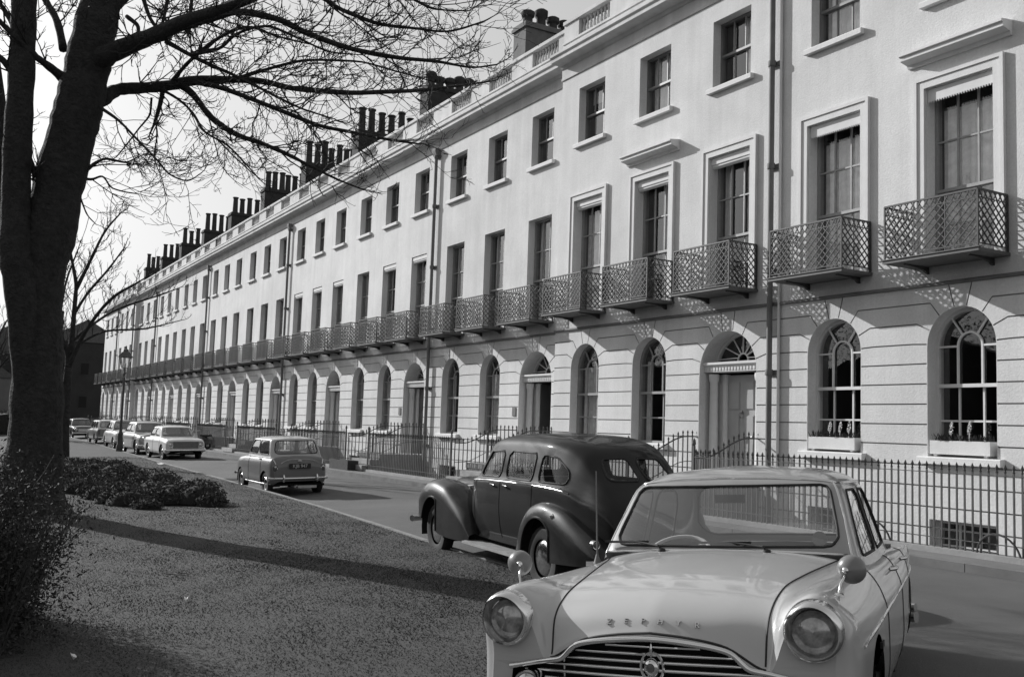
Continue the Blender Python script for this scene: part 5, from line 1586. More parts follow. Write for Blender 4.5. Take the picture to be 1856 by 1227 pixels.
# ------------------------------------------------------------------ trees, shrubs, grass
# limbs: (x, y, z, radius)
BIG_TREE = {
 'trunkR': [(-18.02,1.59,-0.17,0.671),(-17.98,1.55,0.45,0.465),(-17.88,1.53,1.52,0.412),(-17.78,1.44,2.95,0.367),(-17.71,1.4,3.84,0.394),(-17.59,1.49,4.56,0.403),(-17.46,1.56,5.36,0.376),(-17.32,1.67,6.08,0.376),(-17.19,1.77,6.8,0.358),(-17.12,1.85,7.53,0.341),(-17.05,1.93,8.28,0.315),(-16.99,2.06,9.22,0.254),(-16.99,2.23,10.51,0.202),(-17.01,2.31,12.1,0.139)],
 'trunkL': [(-17.83,1.41,1.52,0.178),(-17.55,1.19,3.26,0.246),(-17.44,1.0,4.2,0.244),(-17.4,0.96,4.81,0.218),(-17.2,0.9,5.91,0.208),(-17.1,0.87,7.04,0.191),(-17.02,0.82,8.08,0.182),(-16.83,0.72,9.32,0.155),(-16.58,0.49,10.74,0.102)],
 'trunkF': [(-17.55,1.16,3.44,0.176),(-17.72,0.9,4.32,0.159),(-17.92,0.76,5.33,0.134),(-18.0,0.67,6.25,0.117),(-18.22,0.4,7.84,0.109),(-18.57,0.02,9.88,0.084)],
 'A': [(-17.1,1.83,7.25,0.197),(-16.7,2.09,7.38,0.159),(-16.31,2.36,7.48,0.131),(-15.77,2.67,7.55,0.12),(-15.24,2.96,7.64,0.101),(-14.68,3.32,7.7,0.078),(-14.09,3.72,7.8,0.06),(-13.32,4.2,7.98,0.043)],
 'A2': [(-15.73,2.74,7.57,0.073),(-15.47,3.34,7.83,0.06),(-15.2,3.77,7.96,0.056),(-15.04,4.26,7.91,0.052),(-14.89,4.75,7.73,0.048),(-14.64,5.41,7.55,0.044),(-14.39,6.06,7.48,0.035),(-14.08,6.6,7.44,0.027),(-13.9,7.11,7.4,0.018),(-13.76,7.53,7.49,0.013)],
 'B': [(-17.23,1.72,6.62,0.197),(-17.23,2.08,6.8,0.136),(-17.3,2.33,7.01,0.101),(-17.29,2.72,7.12,0.093),(-17.26,3.16,7.25,0.094),(-17.19,3.45,7.36,0.085),(-17.03,3.92,7.44,0.067),(-16.79,4.52,7.47,0.053),(-16.56,5.14,7.39,0.048),(-16.27,5.84,7.39,0.044),(-15.96,6.55,7.46,0.039),(-15.71,7.17,7.55,0.029),(-15.44,7.8,7.69,0.02),(-15.28,8.26,7.81,0.015)],
 'B2': [(-17.24,3.28,7.3,0.071),(-17.08,3.49,7.1,0.056),(-16.84,3.78,6.68,0.051),(-16.55,4.14,6.39,0.046),(-16.27,4.44,6.25,0.037),(-15.95,4.83,6.04,0.032),(-15.68,5.13,5.84,0.023),(-15.37,5.5,5.61,0.018),(-15.06,5.87,5.42,0.011)],
 'B3': [(-17.19,3.45,7.36,0.052),(-16.74,3.86,7.2,0.042),(-16.27,4.31,6.95,0.037),(-15.91,4.78,6.72,0.037),(-15.55,5.23,6.5,0.032),(-15.19,5.68,6.38,0.027),(-14.83,6.12,6.26,0.023),(-14.47,6.55,6.17,0.013)],
 'B4': [(-16.93,4.09,7.43,0.033),(-16.39,4.59,7.59,0.028),(-15.86,5.09,7.68,0.023),(-15.39,5.69,7.65,0.018),(-14.85,6.27,7.43,0.014),(-14.45,6.79,7.24,0.009)],
 'C': [(-15.74,2.75,7.43,0.039),(-15.65,3.12,7.26,0.034),(-15.61,3.41,7.16,0.03),(-15.6,3.85,7.05,0.026),(-15.45,4.35,6.84,0.022),(-15.43,4.81,6.7,0.018),(-15.26,5.32,6.57,0.011)],
 'C2': [(-15.65,3.12,7.26,0.026),(-15.33,3.46,7.33,0.026),(-15.07,3.68,7.54,0.021),(-14.75,4.01,7.63,0.021),(-14.41,4.43,7.43,0.017),(-14.08,4.85,7.2,0.013),(-13.73,5.25,7.13,0.008)],
 'C3': [(-17.26,3.15,7.29,0.038),(-16.87,3.37,7.61,0.032),(-16.39,3.73,7.94,0.028),(-16.05,4.09,8.08,0.023),(-15.73,4.47,7.91,0.018),(-15.37,4.92,7.76,0.014)],
 'D': [(-14.72,3.25,7.68,0.037),(-14.18,3.75,7.82,0.032),(-13.72,4.35,7.84,0.032),(-13.4,4.75,7.59,0.032),(-13.03,5.21,7.36,0.028),(-12.71,5.59,7.28,0.02),(-12.38,5.96,7.21,0.016),(-12.05,6.31,7.31,0.012),(-11.95,6.47,7.41,0.008)],
 'E': [(-13.33,4.21,7.91,0.031),(-12.79,4.76,7.76,0.027),(-12.31,5.22,7.54,0.023),(-12.0,5.59,7.31,0.015),(-11.73,5.88,7.26,0.011)],
 'F1': [(-17.26,2.98,7.14,0.023),(-17.02,3.21,6.97,0.021),(-16.8,3.45,6.7,0.018),(-16.61,3.63,6.36,0.016),(-16.35,3.92,6.14,0.016),(-16.23,4.18,5.88,0.014),(-16.01,4.41,5.56,0.011)],
 'F2': [(-17.21,3.06,7.11,0.023),(-17.16,3.38,6.93,0.019),(-17.18,3.58,6.73,0.019),(-17.15,3.68,6.55,0.014),(-17.12,3.96,6.4,0.014),(-17.09,4.25,6.15,0.012),(-17.06,4.54,5.93,0.01)],
 'F3': [(-17.23,3.03,7.18,0.042),(-17.27,3.0,6.88,0.037),(-17.33,2.95,6.6,0.028)],
 'F4': [(-17.33,2.95,6.62,0.014),(-17.23,2.98,6.34,0.012),(-17.27,2.96,6.02,0.011),(-17.16,2.99,5.81,0.009),(-17.14,3.05,5.67,0.007)],
 'G': [(-16.95,2.02,6.56,0.027),(-16.6,2.27,6.3,0.022),(-16.27,2.49,5.98,0.02),(-15.93,2.74,5.63,0.017),(-15.72,2.96,5.34,0.013),(-15.49,3.17,5.24,0.011),(-15.28,3.32,5.34,0.008)],
 'G2': [(-17.23,2.85,6.96,0.019),(-17.37,2.87,6.74,0.016),(-17.59,2.73,6.48,0.014),(-17.82,2.58,6.22,0.012),(-18.02,2.47,6.05,0.01)],
 'H': [(-17.26,1.88,5.51,0.036),(-17.24,2.07,5.72,0.027),(-17.25,2.24,5.81,0.023),(-17.22,2.49,5.79,0.018),(-17.2,2.7,5.91,0.011)],
 'H2': [(-17.31,1.81,5.46,0.031),(-17.51,2.04,5.49,0.023),(-17.53,2.21,5.57,0.016),(-17.55,2.39,5.4,0.014),(-17.52,2.65,5.36,0.012),(-17.53,2.83,5.36,0.008)],
 'H3': [(-17.42,1.83,5.31,0.018),(-17.5,1.94,5.06,0.014),(-17.57,2.04,4.89,0.011),(-17.51,2.17,4.75,0.007)],
 'I': [(-17.3,1.53,7.01,0.098),(-17.12,1.22,7.14,0.061),(-17.0,1.01,7.22,0.052),(-16.83,0.67,7.44,0.043),(-16.76,0.35,7.68,0.034)],
 'J': [(-17.51,1.48,7.57,0.072),(-17.74,1.37,8.1,0.06),(-18.03,1.21,8.5,0.056),(-18.33,0.99,8.99,0.047),(-18.61,0.8,9.64,0.038)],
 'K': [(-17.67,1.35,4.55,0.072),(-17.6,1.23,4.71,0.053),(-17.44,1.21,5.3,0.044),(-17.28,0.96,5.94,0.035)],
 'M': [(-17.13,0.88,6.69,0.061),(-17.12,0.64,7.04,0.052),(-17.13,0.4,7.21,0.039)],
 'M2': [(-17.09,0.81,7.47,0.061),(-17.27,0.63,7.85,0.044),(-17.45,0.46,8.14,0.035)],
 'N': [(-17.0,2.04,8.19,0.135),(-16.87,2.38,8.6,0.1),(-16.58,2.82,8.98,0.077),(-16.33,3.36,9.41,0.055),(-16.0,4.07,9.76,0.041)],
 'P': [(-16.95,2.33,8.15,0.036),(-16.76,2.49,7.94,0.032),(-16.66,2.5,7.68,0.027)],
 'Q': [(-16.91,2.51,8.65,0.041),(-16.76,2.65,8.16,0.032),(-16.59,2.8,7.88,0.027)],
 'R2': [(-16.74,2.95,8.89,0.037),(-16.72,2.89,8.3,0.027),(-16.69,2.82,7.9,0.023)],
 'S': [(-16.34,3.37,9.23,0.036),(-16.37,3.24,8.64,0.032),(-16.32,3.21,8.19,0.027)],
}
SMALL_TREE = {
 't': [(-38.1,4.18,-0.04,0.231),(-38.01,4.15,1.06,0.173),(-37.9,4.13,2.21,0.154),(-37.79,4.12,3.26,0.135)],
 'a': [(-37.79,4.12,3.26,0.115),(-37.78,4.05,3.74,0.087),(-37.63,3.81,4.29,0.067),(-37.47,3.52,5.22,0.048),(-37.23,3.34,6.32,0.028)],
 'b': [(-37.8,4.12,3.21,0.115),(-37.79,4.16,4.14,0.097),(-37.8,4.17,5.11,0.077),(-37.82,4.18,5.99,0.068),(-37.83,3.97,7.05,0.049),(-37.75,3.76,7.8,0.029)],
 'c': [(-37.82,4.18,5.99,0.068),(-37.7,4.58,7.1,0.054),(-37.61,4.96,8.13,0.039),(-37.48,5.44,8.87,0.025)],
 'd': [(-37.77,4.14,3.32,0.087),(-37.15,4.43,4.31,0.067),(-36.49,4.82,5.15,0.057),(-35.85,5.22,5.7,0.047),(-35.18,5.7,6.06,0.033),(-34.72,6.05,6.32,0.018)],
 'e': [(-37.8,4.17,5.11,0.058),(-37.93,4.6,5.95,0.049),(-37.96,5.19,6.81,0.04),(-37.93,5.69,7.67,0.025)],
 'f': [(-37.79,4.16,4.14,0.058),(-37.84,4.76,4.77,0.049),(-37.84,5.63,5.44,0.04),(-37.69,6.99,6.06,0.03),(-37.67,7.75,6.44,0.015)],
 'g': [(-37.78,4.05,3.74,0.058),(-38.3,3.78,4.73,0.049),(-38.44,3.88,6.13,0.039),(-38.47,4.2,7.46,0.025)],
 'h': [(-37.72,4.15,3.75,0.058),(-37.79,4.55,4.2,0.049),(-37.67,5.29,4.61,0.039),(-37.44,6.45,4.76,0.03),(-37.03,7.69,5.15,0.015)],
 'i': [(-37.9,4.13,2.17,0.058),(-37.75,3.9,2.67,0.048),(-37.63,3.62,3.13,0.029)],
}


def smooth_limb(pts, n=4):
    q, _ = spl(np.array(pts, float), n); return [tuple(p[:3]) for p in q], [max(float(p[3]), .003) for p in q]


def knobbly(P, R, rng, a=.06):
    return [r * (1 + rng.uniform(-a, a)) for r in R]


def grow_twigs(mb, P, R, rng, start=.15, gap=.2, length=(.5, 1.5), up=.35, sub=6, rmin=.0035, spread=1.0):
    """side shoots with their own twigs along a limb"""
    P = [Vector(p) for p in P]; d = [0]
    for i in range(1, len(P)): d.append(d[-1] + (P[i] - P[i - 1]).length)
    tot = d[-1]; s = tot * start + rng.uniform(0, gap)
    while s < tot:
        i = max(k for k in range(len(d)) if d[k] <= s); i = min(i, len(P) - 2)
        t = (s - d[i]) / max(d[i + 1] - d[i], 1e-6); p = P[i].lerp(P[i + 1], t); tan = (P[i + 1] - P[i]).normalized()
        side = Vector((rng.gauss(0, 1), rng.gauss(0, 1), rng.gauss(0, .8) + .15)); side = (side - tan * side.dot(tan)).normalized()
        dr = (tan * rng.uniform(.5, 1.1) + side * rng.uniform(.6, 1.1) * spread).normalized()
        r = max(min(R[i] * .5, .016), rmin * 1.3); L_ = rng.uniform(*length) * (1.0 if s < tot * .8 else .7)
        shoot(mb, p, dr, L_, r, rng, up, sub, rmin)
        s += gap * rng.uniform(.5, 1.5)
    shoot(mb, P[-1], (P[-1] - P[-2]).normalized(), length[0], max(R[-1], rmin), rng, up, max(sub - 2, 1), rmin)


def shoot(mb, p, dr, L_, r, rng, up, sub, rmin, lev=0):
    n = 6 if lev == 0 else 4; pts = [p]; d = dr.copy(); st = L_ / n
    for i in range(n):
        d = (d + Vector((rng.gauss(0, .20), rng.gauss(0, .20), rng.gauss(0, .16) + up * .28))).normalized()
        pts.append(pts[-1] + d * st)
    mb.tube(pts, [r + (rmin * .8 - r) * (i / n) for i in range(n + 1)], 3, caps=False)
    if sub > 0:
        for i in range(sub):
            k = rng.randint(1, n); q = pts[k]; t = (pts[k] - pts[k - 1]).normalized()
            s = Vector((rng.gauss(0, 1), rng.gauss(0, 1), rng.gauss(0, 1))); s = (s - t * s.dot(t)).normalized()
            shoot(mb, q, (t * .8 + s * rng.uniform(.5, 1.0)).normalized(), L_ * rng.uniform(.22, .5), max(r * .6, rmin), rng, up * 1.2, sub // 3 if lev == 0 else 0, rmin, lev + 1)


def guided_tree(name, label, base, guides, trunks, seed, twig=None, **kw):
    rng = random.Random(seed)
    root = thing(name, label, 'tree', base)
    B = Vector(base)
    tm = MB()
    for k in trunks:
        P, R = smooth_limb(guides[k], 6); tm.tube([Vector(p) - B for p in P], knobbly(P, R, rng, .05), 18)
    tm.build('trunk', M['bark'], root, 180)
    tw = MB()
    for k, g in guides.items():
        P, R = smooth_limb(g, 5)
        if k not in trunks:
            MB().tube([Vector(p) - B for p in P], knobbly(P, R, rng, .08), 8).build('branch', M['bark'], root, 180)
        if k not in trunks or kw.get('trunk_twigs'):
            grow_twigs(tw, [Vector(p) - B for p in P], R, rng, **{a: b for a, b in kw.items() if a != 'trunk_twigs'})
    o = tw.build('twigs', twig or M['twig'], root, None); o['kind'] = 'stuff'
    return root


guided_tree('bare_tree', 'big dark leafless tree with a forked trunk on the lawn at the left', (-18.0, 1.6, -.05), BIG_TREE, ('trunkR', 'trunkL', 'trunkF'), 11,
            start=.1, gap=.19, length=(.45, 1.6), up=.2, sub=7, rmin=.0042)
guided_tree('slim_tree', 'slim young leafless tree with upswept branches behind the big trunk', (-38.1, 4.18, -.05), SMALL_TREE, ('t',), 5, start=.2, gap=.22, length=(.5, 1.3), up=.6, sub=5, rmin=.006)


def wild_tree(name, label, loc, h, seed, group=None, lean=0, rmin=.012, mt=None, gap=.5, crown=.45):
    """bare tree grown from scratch: trunk, forked limbs, twigs"""
    rng = random.Random(seed); root = thing(name, label, 'tree', loc, 0, group)
    tr = MB(); br = MB(); tw = MB(); r0 = h * .022
    P = [Vector((0, 0, -.2))]; d = Vector((lean, 0, 1)).normalized()
    for i in range(7):
        d = (d + Vector((rng.gauss(0, .06), rng.gauss(0, .06), .1))).normalized(); P.append(P[-1] + d * h * .085)
    tr.tube(P, [r0 * (1.25 if i == 0 else 1 - .09 * i) for i in range(8)], 10)
    tr.build('trunk', M['bark'], root, 180)
    for i in range(14):
        k = rng.randint(4, 7); q = P[k]; a = rng.uniform(0, 2 * pi); d = Vector((cos(a), sin(a), rng.uniform(.5, 1.5))).normalized()
        pts = [q]; L_ = h * rng.uniform(.25, crown)
        for j in range(7):
            d = (d + Vector((rng.gauss(0, .16), rng.gauss(0, .16), .10 + rng.gauss(0, .08)))).normalized(); pts.append(pts[-1] + d * L_ / 7)
        R = [r0 * .42 * (1 - .13 * j) for j in range(8)]
        br.tube(pts, R, 6); grow_twigs(tw, pts, R, rng, .2, gap, (h * .05, h * .14), .5, 5, rmin)
    br.build('branches', M['bark'], root, 180)
    o = tw.build('twigs', mt or M['twig'], root); o['kind'] = 'stuff'
    return root


wild_tree('bare_tree', 'bare tree at the far left beyond the lawn, behind the big trunk', (-76, 3.0, 0), 11, 21, None, 0, .014, M['twig_pale'], .5)
wild_tree('bare_tree', 'tall bare tree at the end of the street left of the terrace', (-122, 9.5, 0), 13, 23, None, 0, .018, None, .7)
wild_tree('bare_tree', 'bare tree on the lawn outside the left edge, mirrored in the car windscreen', (-11.5, -6.0, 0), 12, 31, None, .1, .006, None, .35)
wild_tree('bare_tree', 'bare tree beyond the left edge whose boughs hang over the foreground car', (-4.6, -4.2, 0), 15, 37, None, .06, .007, None, .35, .5)


def leaf_quads(n, rng, pos, size, tilt=.9):
    V = []; F = []
    for i in range(n):
        p = pos(); s = size * rng.uniform(.6, 1.4)
        a = Vector((rng.gauss(0, 1), rng.gauss(0, 1), rng.gauss(0, tilt))).normalized(); b = a.orthogonal().normalized()
        b = (b * cos(q := rng.uniform(0, 6.28)) + a.cross(b) * sin(q))
        o = len(V); V += [p - a * s, p + b * s * .45, p + a * s, p - b * s * .45]; F.append((o, o + 1, o + 2, o + 3))
    return V, F


def near_bush():
    """twiggy privet at the left edge"""
    rng = random.Random(3); root = thing('privet_bush', 'dark twiggy bush filling the bottom left corner of the lawn', 'bush', (-8.6, .42, 0))
    tw = MB(); tips = []
    for i in range(380):
        x, y = rng.uniform(-.9, 1.15), rng.uniform(-.9, .34); y -= max(x, 0) * .2
        h = rng.uniform(.7, 1.25) * (1.0 if y < .25 else .78); p = Vector((x, y, -.05)); d = Vector((rng.gauss(0, .18), rng.gauss(0, .16), 1)).normalized(); pts = [p]
        for j in range(7):
            d = (d + Vector((rng.gauss(0, .13), rng.gauss(0, .13), .05))).normalized(); pts.append(pts[-1] + d * h / 7); tips.append((pts[-1], j / 7))
        tw.tube(pts, [.008 - .0008 * j for j in range(8)], 4, caps=False)
        for j in range(4):
            q = pts[rng.randint(2, 7)]; e = (d + Vector((rng.gauss(0, .6), rng.gauss(0, .6), .3))).normalized(); L_ = rng.uniform(.12, .3)
            tw.tube([q, q + e * L_ * .5, q + e * L_ + Vector((0, 0, .03))], [.004, .003, .0022], 3, caps=False); tips += [(q + e * L_, .9), (q + e * L_ * .6, .8)]
    tw.build('stems', M['twig'], root)
    def pos():
        p, t = rng.choice(tips); s = .06
        if rng.random() < .35: p = Vector((p.x, p.y, p.z * rng.uniform(.05, .7)))
        return p + Vector((rng.gauss(0, s), rng.gauss(0, s), rng.gauss(0, s)))
    V, F = leaf_quads(85000, rng, pos, .0155)
    MB().add(V, F).build('leaves', M['leaf_dark'], root)
    return root


near_bush()


def shrub_bed():
    """low evergreen bed beside the big tree"""
    rng = random.Random(9); root = thing('shrub_bed', 'low bed of dark leafy shrubs on the lawn beside the big tree', 'shrubs', (-23.5, 3.9, 0))
    mounds = []
    for i in range(90):
        x = rng.uniform(-33.0, -18.3); t = (x + 33.5) / 15.4
        y0 = 3.5 - 1.0 * min(t * 2, 1) + max(0, t - .6) * 2.4; y1 = 5.0 - .25 * t
        y = rng.uniform(y0, y1); r = rng.uniform(.32, .55) * (.75 if x > -19.5 else 1)
        mounds.append((x + 23.5, y - 3.9, r, r * rng.uniform(.35, .85)))
    V, F = [], []
    for mx, my, r, h in mounds:
        def pos():
            a = rng.uniform(0, 2 * pi); u = rng.uniform(0, 1) ** .5; z = sqrt(max(1 - u * u, 0)) * h * rng.uniform(.7, 1.08)
            return Vector((mx + r * u * cos(a), my + r * u * sin(a), z + .02))
        v, f = leaf_quads(380, rng, pos, .036); o = len(V); V += v; F += [tuple(i + o for i in q) for q in f]
    o = MB().add(V, F).build('leaves', M['leaf'], root)
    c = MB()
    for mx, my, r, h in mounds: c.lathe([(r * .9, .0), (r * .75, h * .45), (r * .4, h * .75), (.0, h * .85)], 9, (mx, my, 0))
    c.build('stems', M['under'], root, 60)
    return root


shrub_bed()


def grass():
    rs = np.random.default_rng(4); n = 1500000
    x = rs.uniform(-42, -1.5, n); y = rs.uniform(-3, 8, n); d = np.hypot(x, y)
    keep = rs.uniform(0, 1, n) < np.clip((11 / np.maximum(d, 5)) ** 2, .02, 1) * .9
    x, y, d = x[keep], y[keep], d[keep]
    # only where the picture could see the lawn from about here
    ang = np.degrees(np.arctan2(y, -x)); keep = (ang > -6) & (ang < 45); x, y, d = x[keep], y[keep], d[keep]
    sd = lawn_sd(x, y); keep = sd < -.035 + .03 * np.sin(x * 9) * np.sin(y * 7.3); x, y, d = x[keep], y[keep], d[keep]
    n = len(x); z = lawn_z(x, y)
    tuft = .5 + .5 * np.sin(x * 3.1 + 2 * np.sin(y * 2.3)) * np.sin(y * 3.7 + 1.7 * np.sin(x * 1.9))
    h = rs.uniform(.003, .008, n) * (1 + .8 * tuft); a = rs.uniform(0, 2 * np.pi, n); w = .0014 + .00045 * d
    lx, ly = rs.normal(0, .012, n), rs.normal(0, .012, n)
    V = np.empty((n, 3, 3), np.float32)
    V[:, 0] = np.stack([x - np.cos(a) * w, y - np.sin(a) * w, z - .004], 1); V[:, 1] = np.stack([x + np.cos(a) * w, y + np.sin(a) * w, z - .004], 1)
    V[:, 2] = np.stack([x + lx, y + ly, z + h], 1)
    o = np_mesh('grass', V.reshape(-1, 3), np.arange(3 * n).reshape(-1, 3), M['grass'])
    tag(o, 'short rough mown grass of the garden lawn', 'grass', kind='stuff')


M['grass'] = mat('grass', .052, .85, var=.32, scale=.6, fine=.12, bscale=4, spec=.05)
nt_ = M['grass'].node_tree                # short turf: shade the blades partly as the sward they form
ge = nt_.nodes.new('ShaderNodeNewGeometry'); va = nt_.nodes.new('ShaderNodeVectorMath'); va.operation = 'SCALE'; va.inputs['Scale'].default_value = .12
vb = nt_.nodes.new('ShaderNodeVectorMath'); vb.operation = 'ADD'; vb.inputs[1].default_value = (0, 0, 1); vc = nt_.nodes.new('ShaderNodeVectorMath'); vc.operation = 'NORMALIZE'
nt_.links.new(ge.outputs['Normal'], va.inputs[0]); nt_.links.new(va.outputs[0], vb.inputs[0]); nt_.links.new(vb.outputs[0], vc.inputs[0])
nt_.links.new(vc.outputs[0], nt_.nodes['Principled BSDF'].inputs['Normal'])
grass()

# litter on the lawn
for i, (x, y, r, lab) in enumerate(((-35.6, 7.0, .22, 'scrap of white paper on the grass by the kerb'), (-18.2, 4.6, .045, 'small pale scrap at the tip of the shrub bed'), (-9.2, 2.1, .03, 'tiny white scrap in the middle of the lawn'), (-7.25, .95, .035, 'crumpled white scrap on the lawn below the bush'))):
    m = MB(); rg = random.Random(i)
    v = [(rg.uniform(.5, 1) * r * cos(q), rg.uniform(.5, 1) * r * sin(q) * .7, rg.uniform(.02, .06) + r * .15 * (k % 2)) for k, q in enumerate(np.linspace(0, 2 * pi, 8)[:-1])]
    m.add(v + [(0, 0, r * .4)], [(k, (k + 1) % 7, 7) for k in range(7)])
    o = m.build('paper_scrap', M['paper'], None, None, (x, y, .0)); tag(o, lab, 'litter')
for i, (x, y, a, lab) in enumerate(((-10.6, 2.3, .5, 'fallen twig lying on the lawn under the tree shadow'), (-8.3, 2.9, -.3, 'fallen twig on the lawn left of the foreground car'))):
    m = MB(); m.tube([(-.14, 0, .03), (-.05, .02, .035), (.06, .0, .04), (.16, .03, .035)], [.007, .006, .005, .003], 5); m.tube([(-.02, .015, .035), (.05, .08, .05)], .004, 4)
    o = m.build('fallen_twig', M['twig_pale'], None, None, (x, y, 0)); o.rotation_euler = (0, 0, a); tag(o, lab, 'twig')

# ------------------------------------------------------------------ street furniture and distance
def lamp_post(x, y):
    root = thing('street_lamp', 'old iron street lamp with a glazed lantern by the parked cars', 'lamp post', (x, y, 0))
    m = MB(); m.lathe([(.16, -.1), (.16, .25), (.12, .32), (.11, .75), (.13, .80), (.075, .9), (.06, 1.1), (.05, 3.3), (.045, 3.55), (.08, 3.6), (.05, 3.68), (.035, 3.85)], 12)
    m.bar((-.3, 0, 3.45), (.3, 0, 3.45), .03); m.build('post', M['iron'], root, 40)
    l = MB(); a, b = .13, .24
    for sx, sy in ((1, 1), (1, -1), (-1, 1), (-1, -1)): l.bar((sx * a, sy * a, 3.86), (sx * b, sy * b, 4.36), .022)
    for z, w in ((3.86, a), (4.36, b)):
        for s in (-1, 1): l.bar((-w, s * w, z), (w, s * w, z), .024); l.bar((s * w, -w, z), (s * w, w, z), .024)
    l.lathe([(.36, 4.36), (.30, 4.42), (.17, 4.60), (.12, 4.63), (.11, 4.72), (.04, 4.76), (.03, 4.86), (0, 4.92)], 4)
    lo_ = l.build('lantern', M['iron'], root)
    g = MB()
    for k in range(4):
        c, s = (cos(k * pi / 2), sin(k * pi / 2)); q = [(a, -a, 3.87), (a, a, 3.87), (b, b, 4.35), (b, -b, 4.35)]
        g.add([(x_ * c - y_ * s, x_ * s + y_ * c, z) for x_, y_, z in q], [(0, 1, 2, 3)])
    g.build('lantern_glass', M['glass'], lo_)
    MB().lathe([(.0, 3.86), (.05, 3.9), (.05, 4.05), (.02, 4.1), (0, 4.1)], 8).build('burner', M['sash'], lo_, 50)
    return root


lamp_post(-49.3, 7.8)


def scooter(x, y):
    root = thing('motor_scooter', 'small motor scooter with pale leg shield parked against the railings', 'scooter', (x, y, .02), -2.6)
    for wx in (-.55, .62):
        w = MB().lathe([(.13, -.045), (.20, -.05), (.22, 0), (.20, .05), (.13, .045)], 16, (0, 0, 0), 'y').build('wheel', M['tyre'], root, 50, (wx, 0, .22)); MB().lathe([(.13, .0), (.08, .05), (0, .05)], 12, (0, 0, 0), 'y').build('rim', M['chrome_dull'], w, 50)
    b = MB(); b.extrude_y([(-.75, .30), (-.72, .55), (-.35, .66), (-.05, .60), (.0, .30), (.05, .22), (.38, .20), (.42, .26), (.1, .29), (-.1, .25)], -.14, .14); b.build('body', M['door_dark'], root, 30)
    s = MB(); s.extrude_y([(.40, .22), (.56, .86), (.53, .88), (.36, .24)], -.23, .23); s.build('leg_shield', M['blind'], root)
    t = MB(); t.extrude_y([(-.72, .70), (-.68, .78), (-.1, .76), (-.06, .68), (-.3, .65)], -.12, .12); t.build('seat', M['tyre'], root, 40)
    h = MB(); h.tube([(.62, 0, .22), (.50, 0, .92)], .03, 8); h.tube([(.42, -.34, .98), (.50, -.1, .95), (.50, .1, .95), (.42, .34, .98)], .018, 6); h.lathe([(0, .08), (.07, .06), (.08, 0), (.05, -.06)], 12, (.54, 0, .90), 'x'); h.build('handlebar', M['chrome_dull'], root, 50)
    return root


scooter(-54.3, 12.62)
tr = thing('stone_trough', 'low dark trough on the pavement against the railings beyond the small car', 'trough', (-33.6, 12.82, .02)); m = MB()
for a in ((-.9, .9, -.2, -.15), (-.9, .9, .15, .2), (-.9, -.84, -.15, .15), (.84, .9, -.15, .15)): m.box(*a, 0, .34)
m.box(-.84, .84, -.15, .15, .02, .27); m.build('trough_body', M['brick_dark'], tr)


def far_house(name, label, x, y, w, d, h, wall, roof_h, rz=0.0, wins=((.2, .3), (.5, .3), (.8, .3), (.2, .68), (.5, .68), (.8, .68)), gable=True):
    root = thing(name, label, 'house', (x, y, 0), rz)
    m = MB(); m.box(-d / 2, d / 2, -w / 2, w / 2, -.3, h); m.build('wall', wall, root)
    r = MB(); r.extrude_x([(-w / 2 - .2, h - .1), (w / 2 + .2, h - .1), (0, h + roof_h)], -d / 2 - .15, d / 2 + .15); r.build('roof', M['slate'], root)
    for a, b in wins:
        o = MB().box(d / 2 - .02, d / 2 + .05, -w / 2 + a * w - .5, -w / 2 + a * w + .5, b * h - .7, b * h + .8).build('window', M['far_brick'], root)
        MB().add([(d / 2 + .055, -w / 2 + a * w - .42, b * h - .6), (d / 2 + .055, -w / 2 + a * w + .42, b * h - .6), (d / 2 + .055, -w / 2 + a * w + .42, b * h + .7), (d / 2 + .055, -w / 2 + a * w - .42, b * h + .7)], [(0, 1, 2, 3)]).build('pane', M['under'], o)
    c = MB(); c.box(-.6, .6, -w * .3 - .5, -w * .3 + .5, h, h + roof_h + 1.2); c.build('chimney', M['brick_dark'], root)
    return root


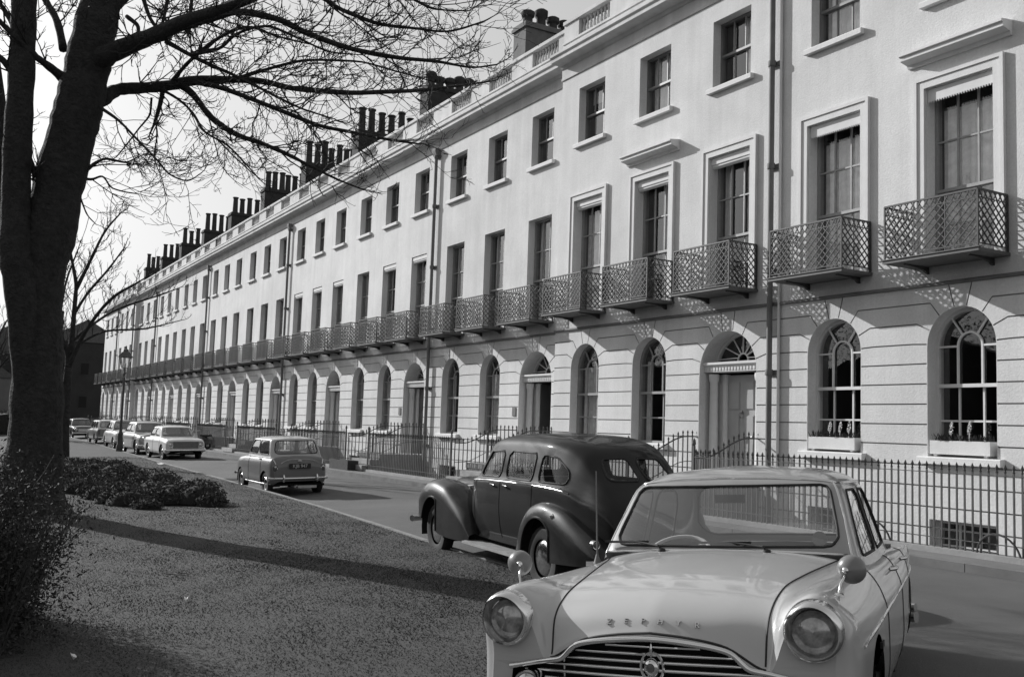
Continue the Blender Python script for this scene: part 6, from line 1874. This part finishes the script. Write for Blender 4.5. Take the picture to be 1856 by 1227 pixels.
far_house('brick_house', 'dark house closing the far end of the street', -131, 15.5, 9.0, 10, 10.2, M['far_brick'], 2.6)
far_house('brick_house', 'dark gabled house at the street end, half behind the slim tree', -128, 7.0, 7.0, 9, 8.2, M['far_brick'], 3.0)
far_house('pale_house', 'pale grey house at the far left edge behind the big trunk', -98, 3.6, 5.0, 8, 4.6, M['far_wall'], 1.8, 0, ((.3, .5), (.7, .5)))
hw = MB()
hv = []
for i in range(60):
    x = -300 - 10 * sin(i); y = -420 + i * 15
    hv += [(x, y, -1), (x - 25, y, 13 + 5 * sin(i * .5) + 3 * sin(i * 1.7) + (8 if 18 < i < 32 else 0))]
hw.add(hv + [(p[0] - 160, p[1], -1) for p in hv[::2]], [(2 * i, 2 * i + 2, 2 * i + 3, 2 * i + 1) for i in range(59)] + [(2 * i + 1, 2 * i + 3, 120 + i + 1, 120 + i) for i in range(59)])
struct(hw.build('hills', mat('wooded_hill', .04, .95, var=.4, scale=.15, bump=.8, bscale=.5), None, 80))


def hedge(label, x0, y0, x1, y1, h, seed, n=5000):
    rng = random.Random(seed); root = thing('garden_hedge', label, 'hedge', (x0, y0, 0)); L_ = Vector((x1 - x0, y1 - y0, 0))
    nn = Vector((-L_.y, L_.x, 0)).normalized()
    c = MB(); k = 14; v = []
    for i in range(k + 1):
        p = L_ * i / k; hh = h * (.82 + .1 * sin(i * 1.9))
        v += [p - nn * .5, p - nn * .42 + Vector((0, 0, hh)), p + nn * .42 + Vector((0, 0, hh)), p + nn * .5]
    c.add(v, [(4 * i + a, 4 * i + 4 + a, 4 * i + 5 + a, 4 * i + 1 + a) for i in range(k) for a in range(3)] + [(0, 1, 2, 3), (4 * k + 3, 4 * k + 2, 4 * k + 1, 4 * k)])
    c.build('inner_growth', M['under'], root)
    def pos():
        t = rng.uniform(0, 1); s = rng.choice((-1, 1)); z = rng.uniform(0, h)
        return L_ * t + (nn * s * rng.uniform(.4, .62) + Vector((0, 0, z)) if rng.random() < .7 else nn * rng.uniform(-.5, .5) + Vector((0, 0, h * rng.uniform(.8, 1.05))))
    V, F = leaf_quads(n, rng, pos, .07 if n < 6000 else .06)
    MB().add(V, F).build('leaves', M['leaf_dark'], root)
    return root


hedge('dark hedge along the back of the lawn behind the big trunk', -62, -4.5, -88, 7.6, 1.7, 3)
hedge('tall dark hedge added left of view, its height set to darken reflections', -62, -4.5, -20, -10, 7.0, 4, 20000)  # unseen, added height keeps bright sky out of car sides and panes
hedge('tall dark hedge at the near end of the garden, outside the picture', -20, -10, -4, -26, 4.0, 6, 9000)
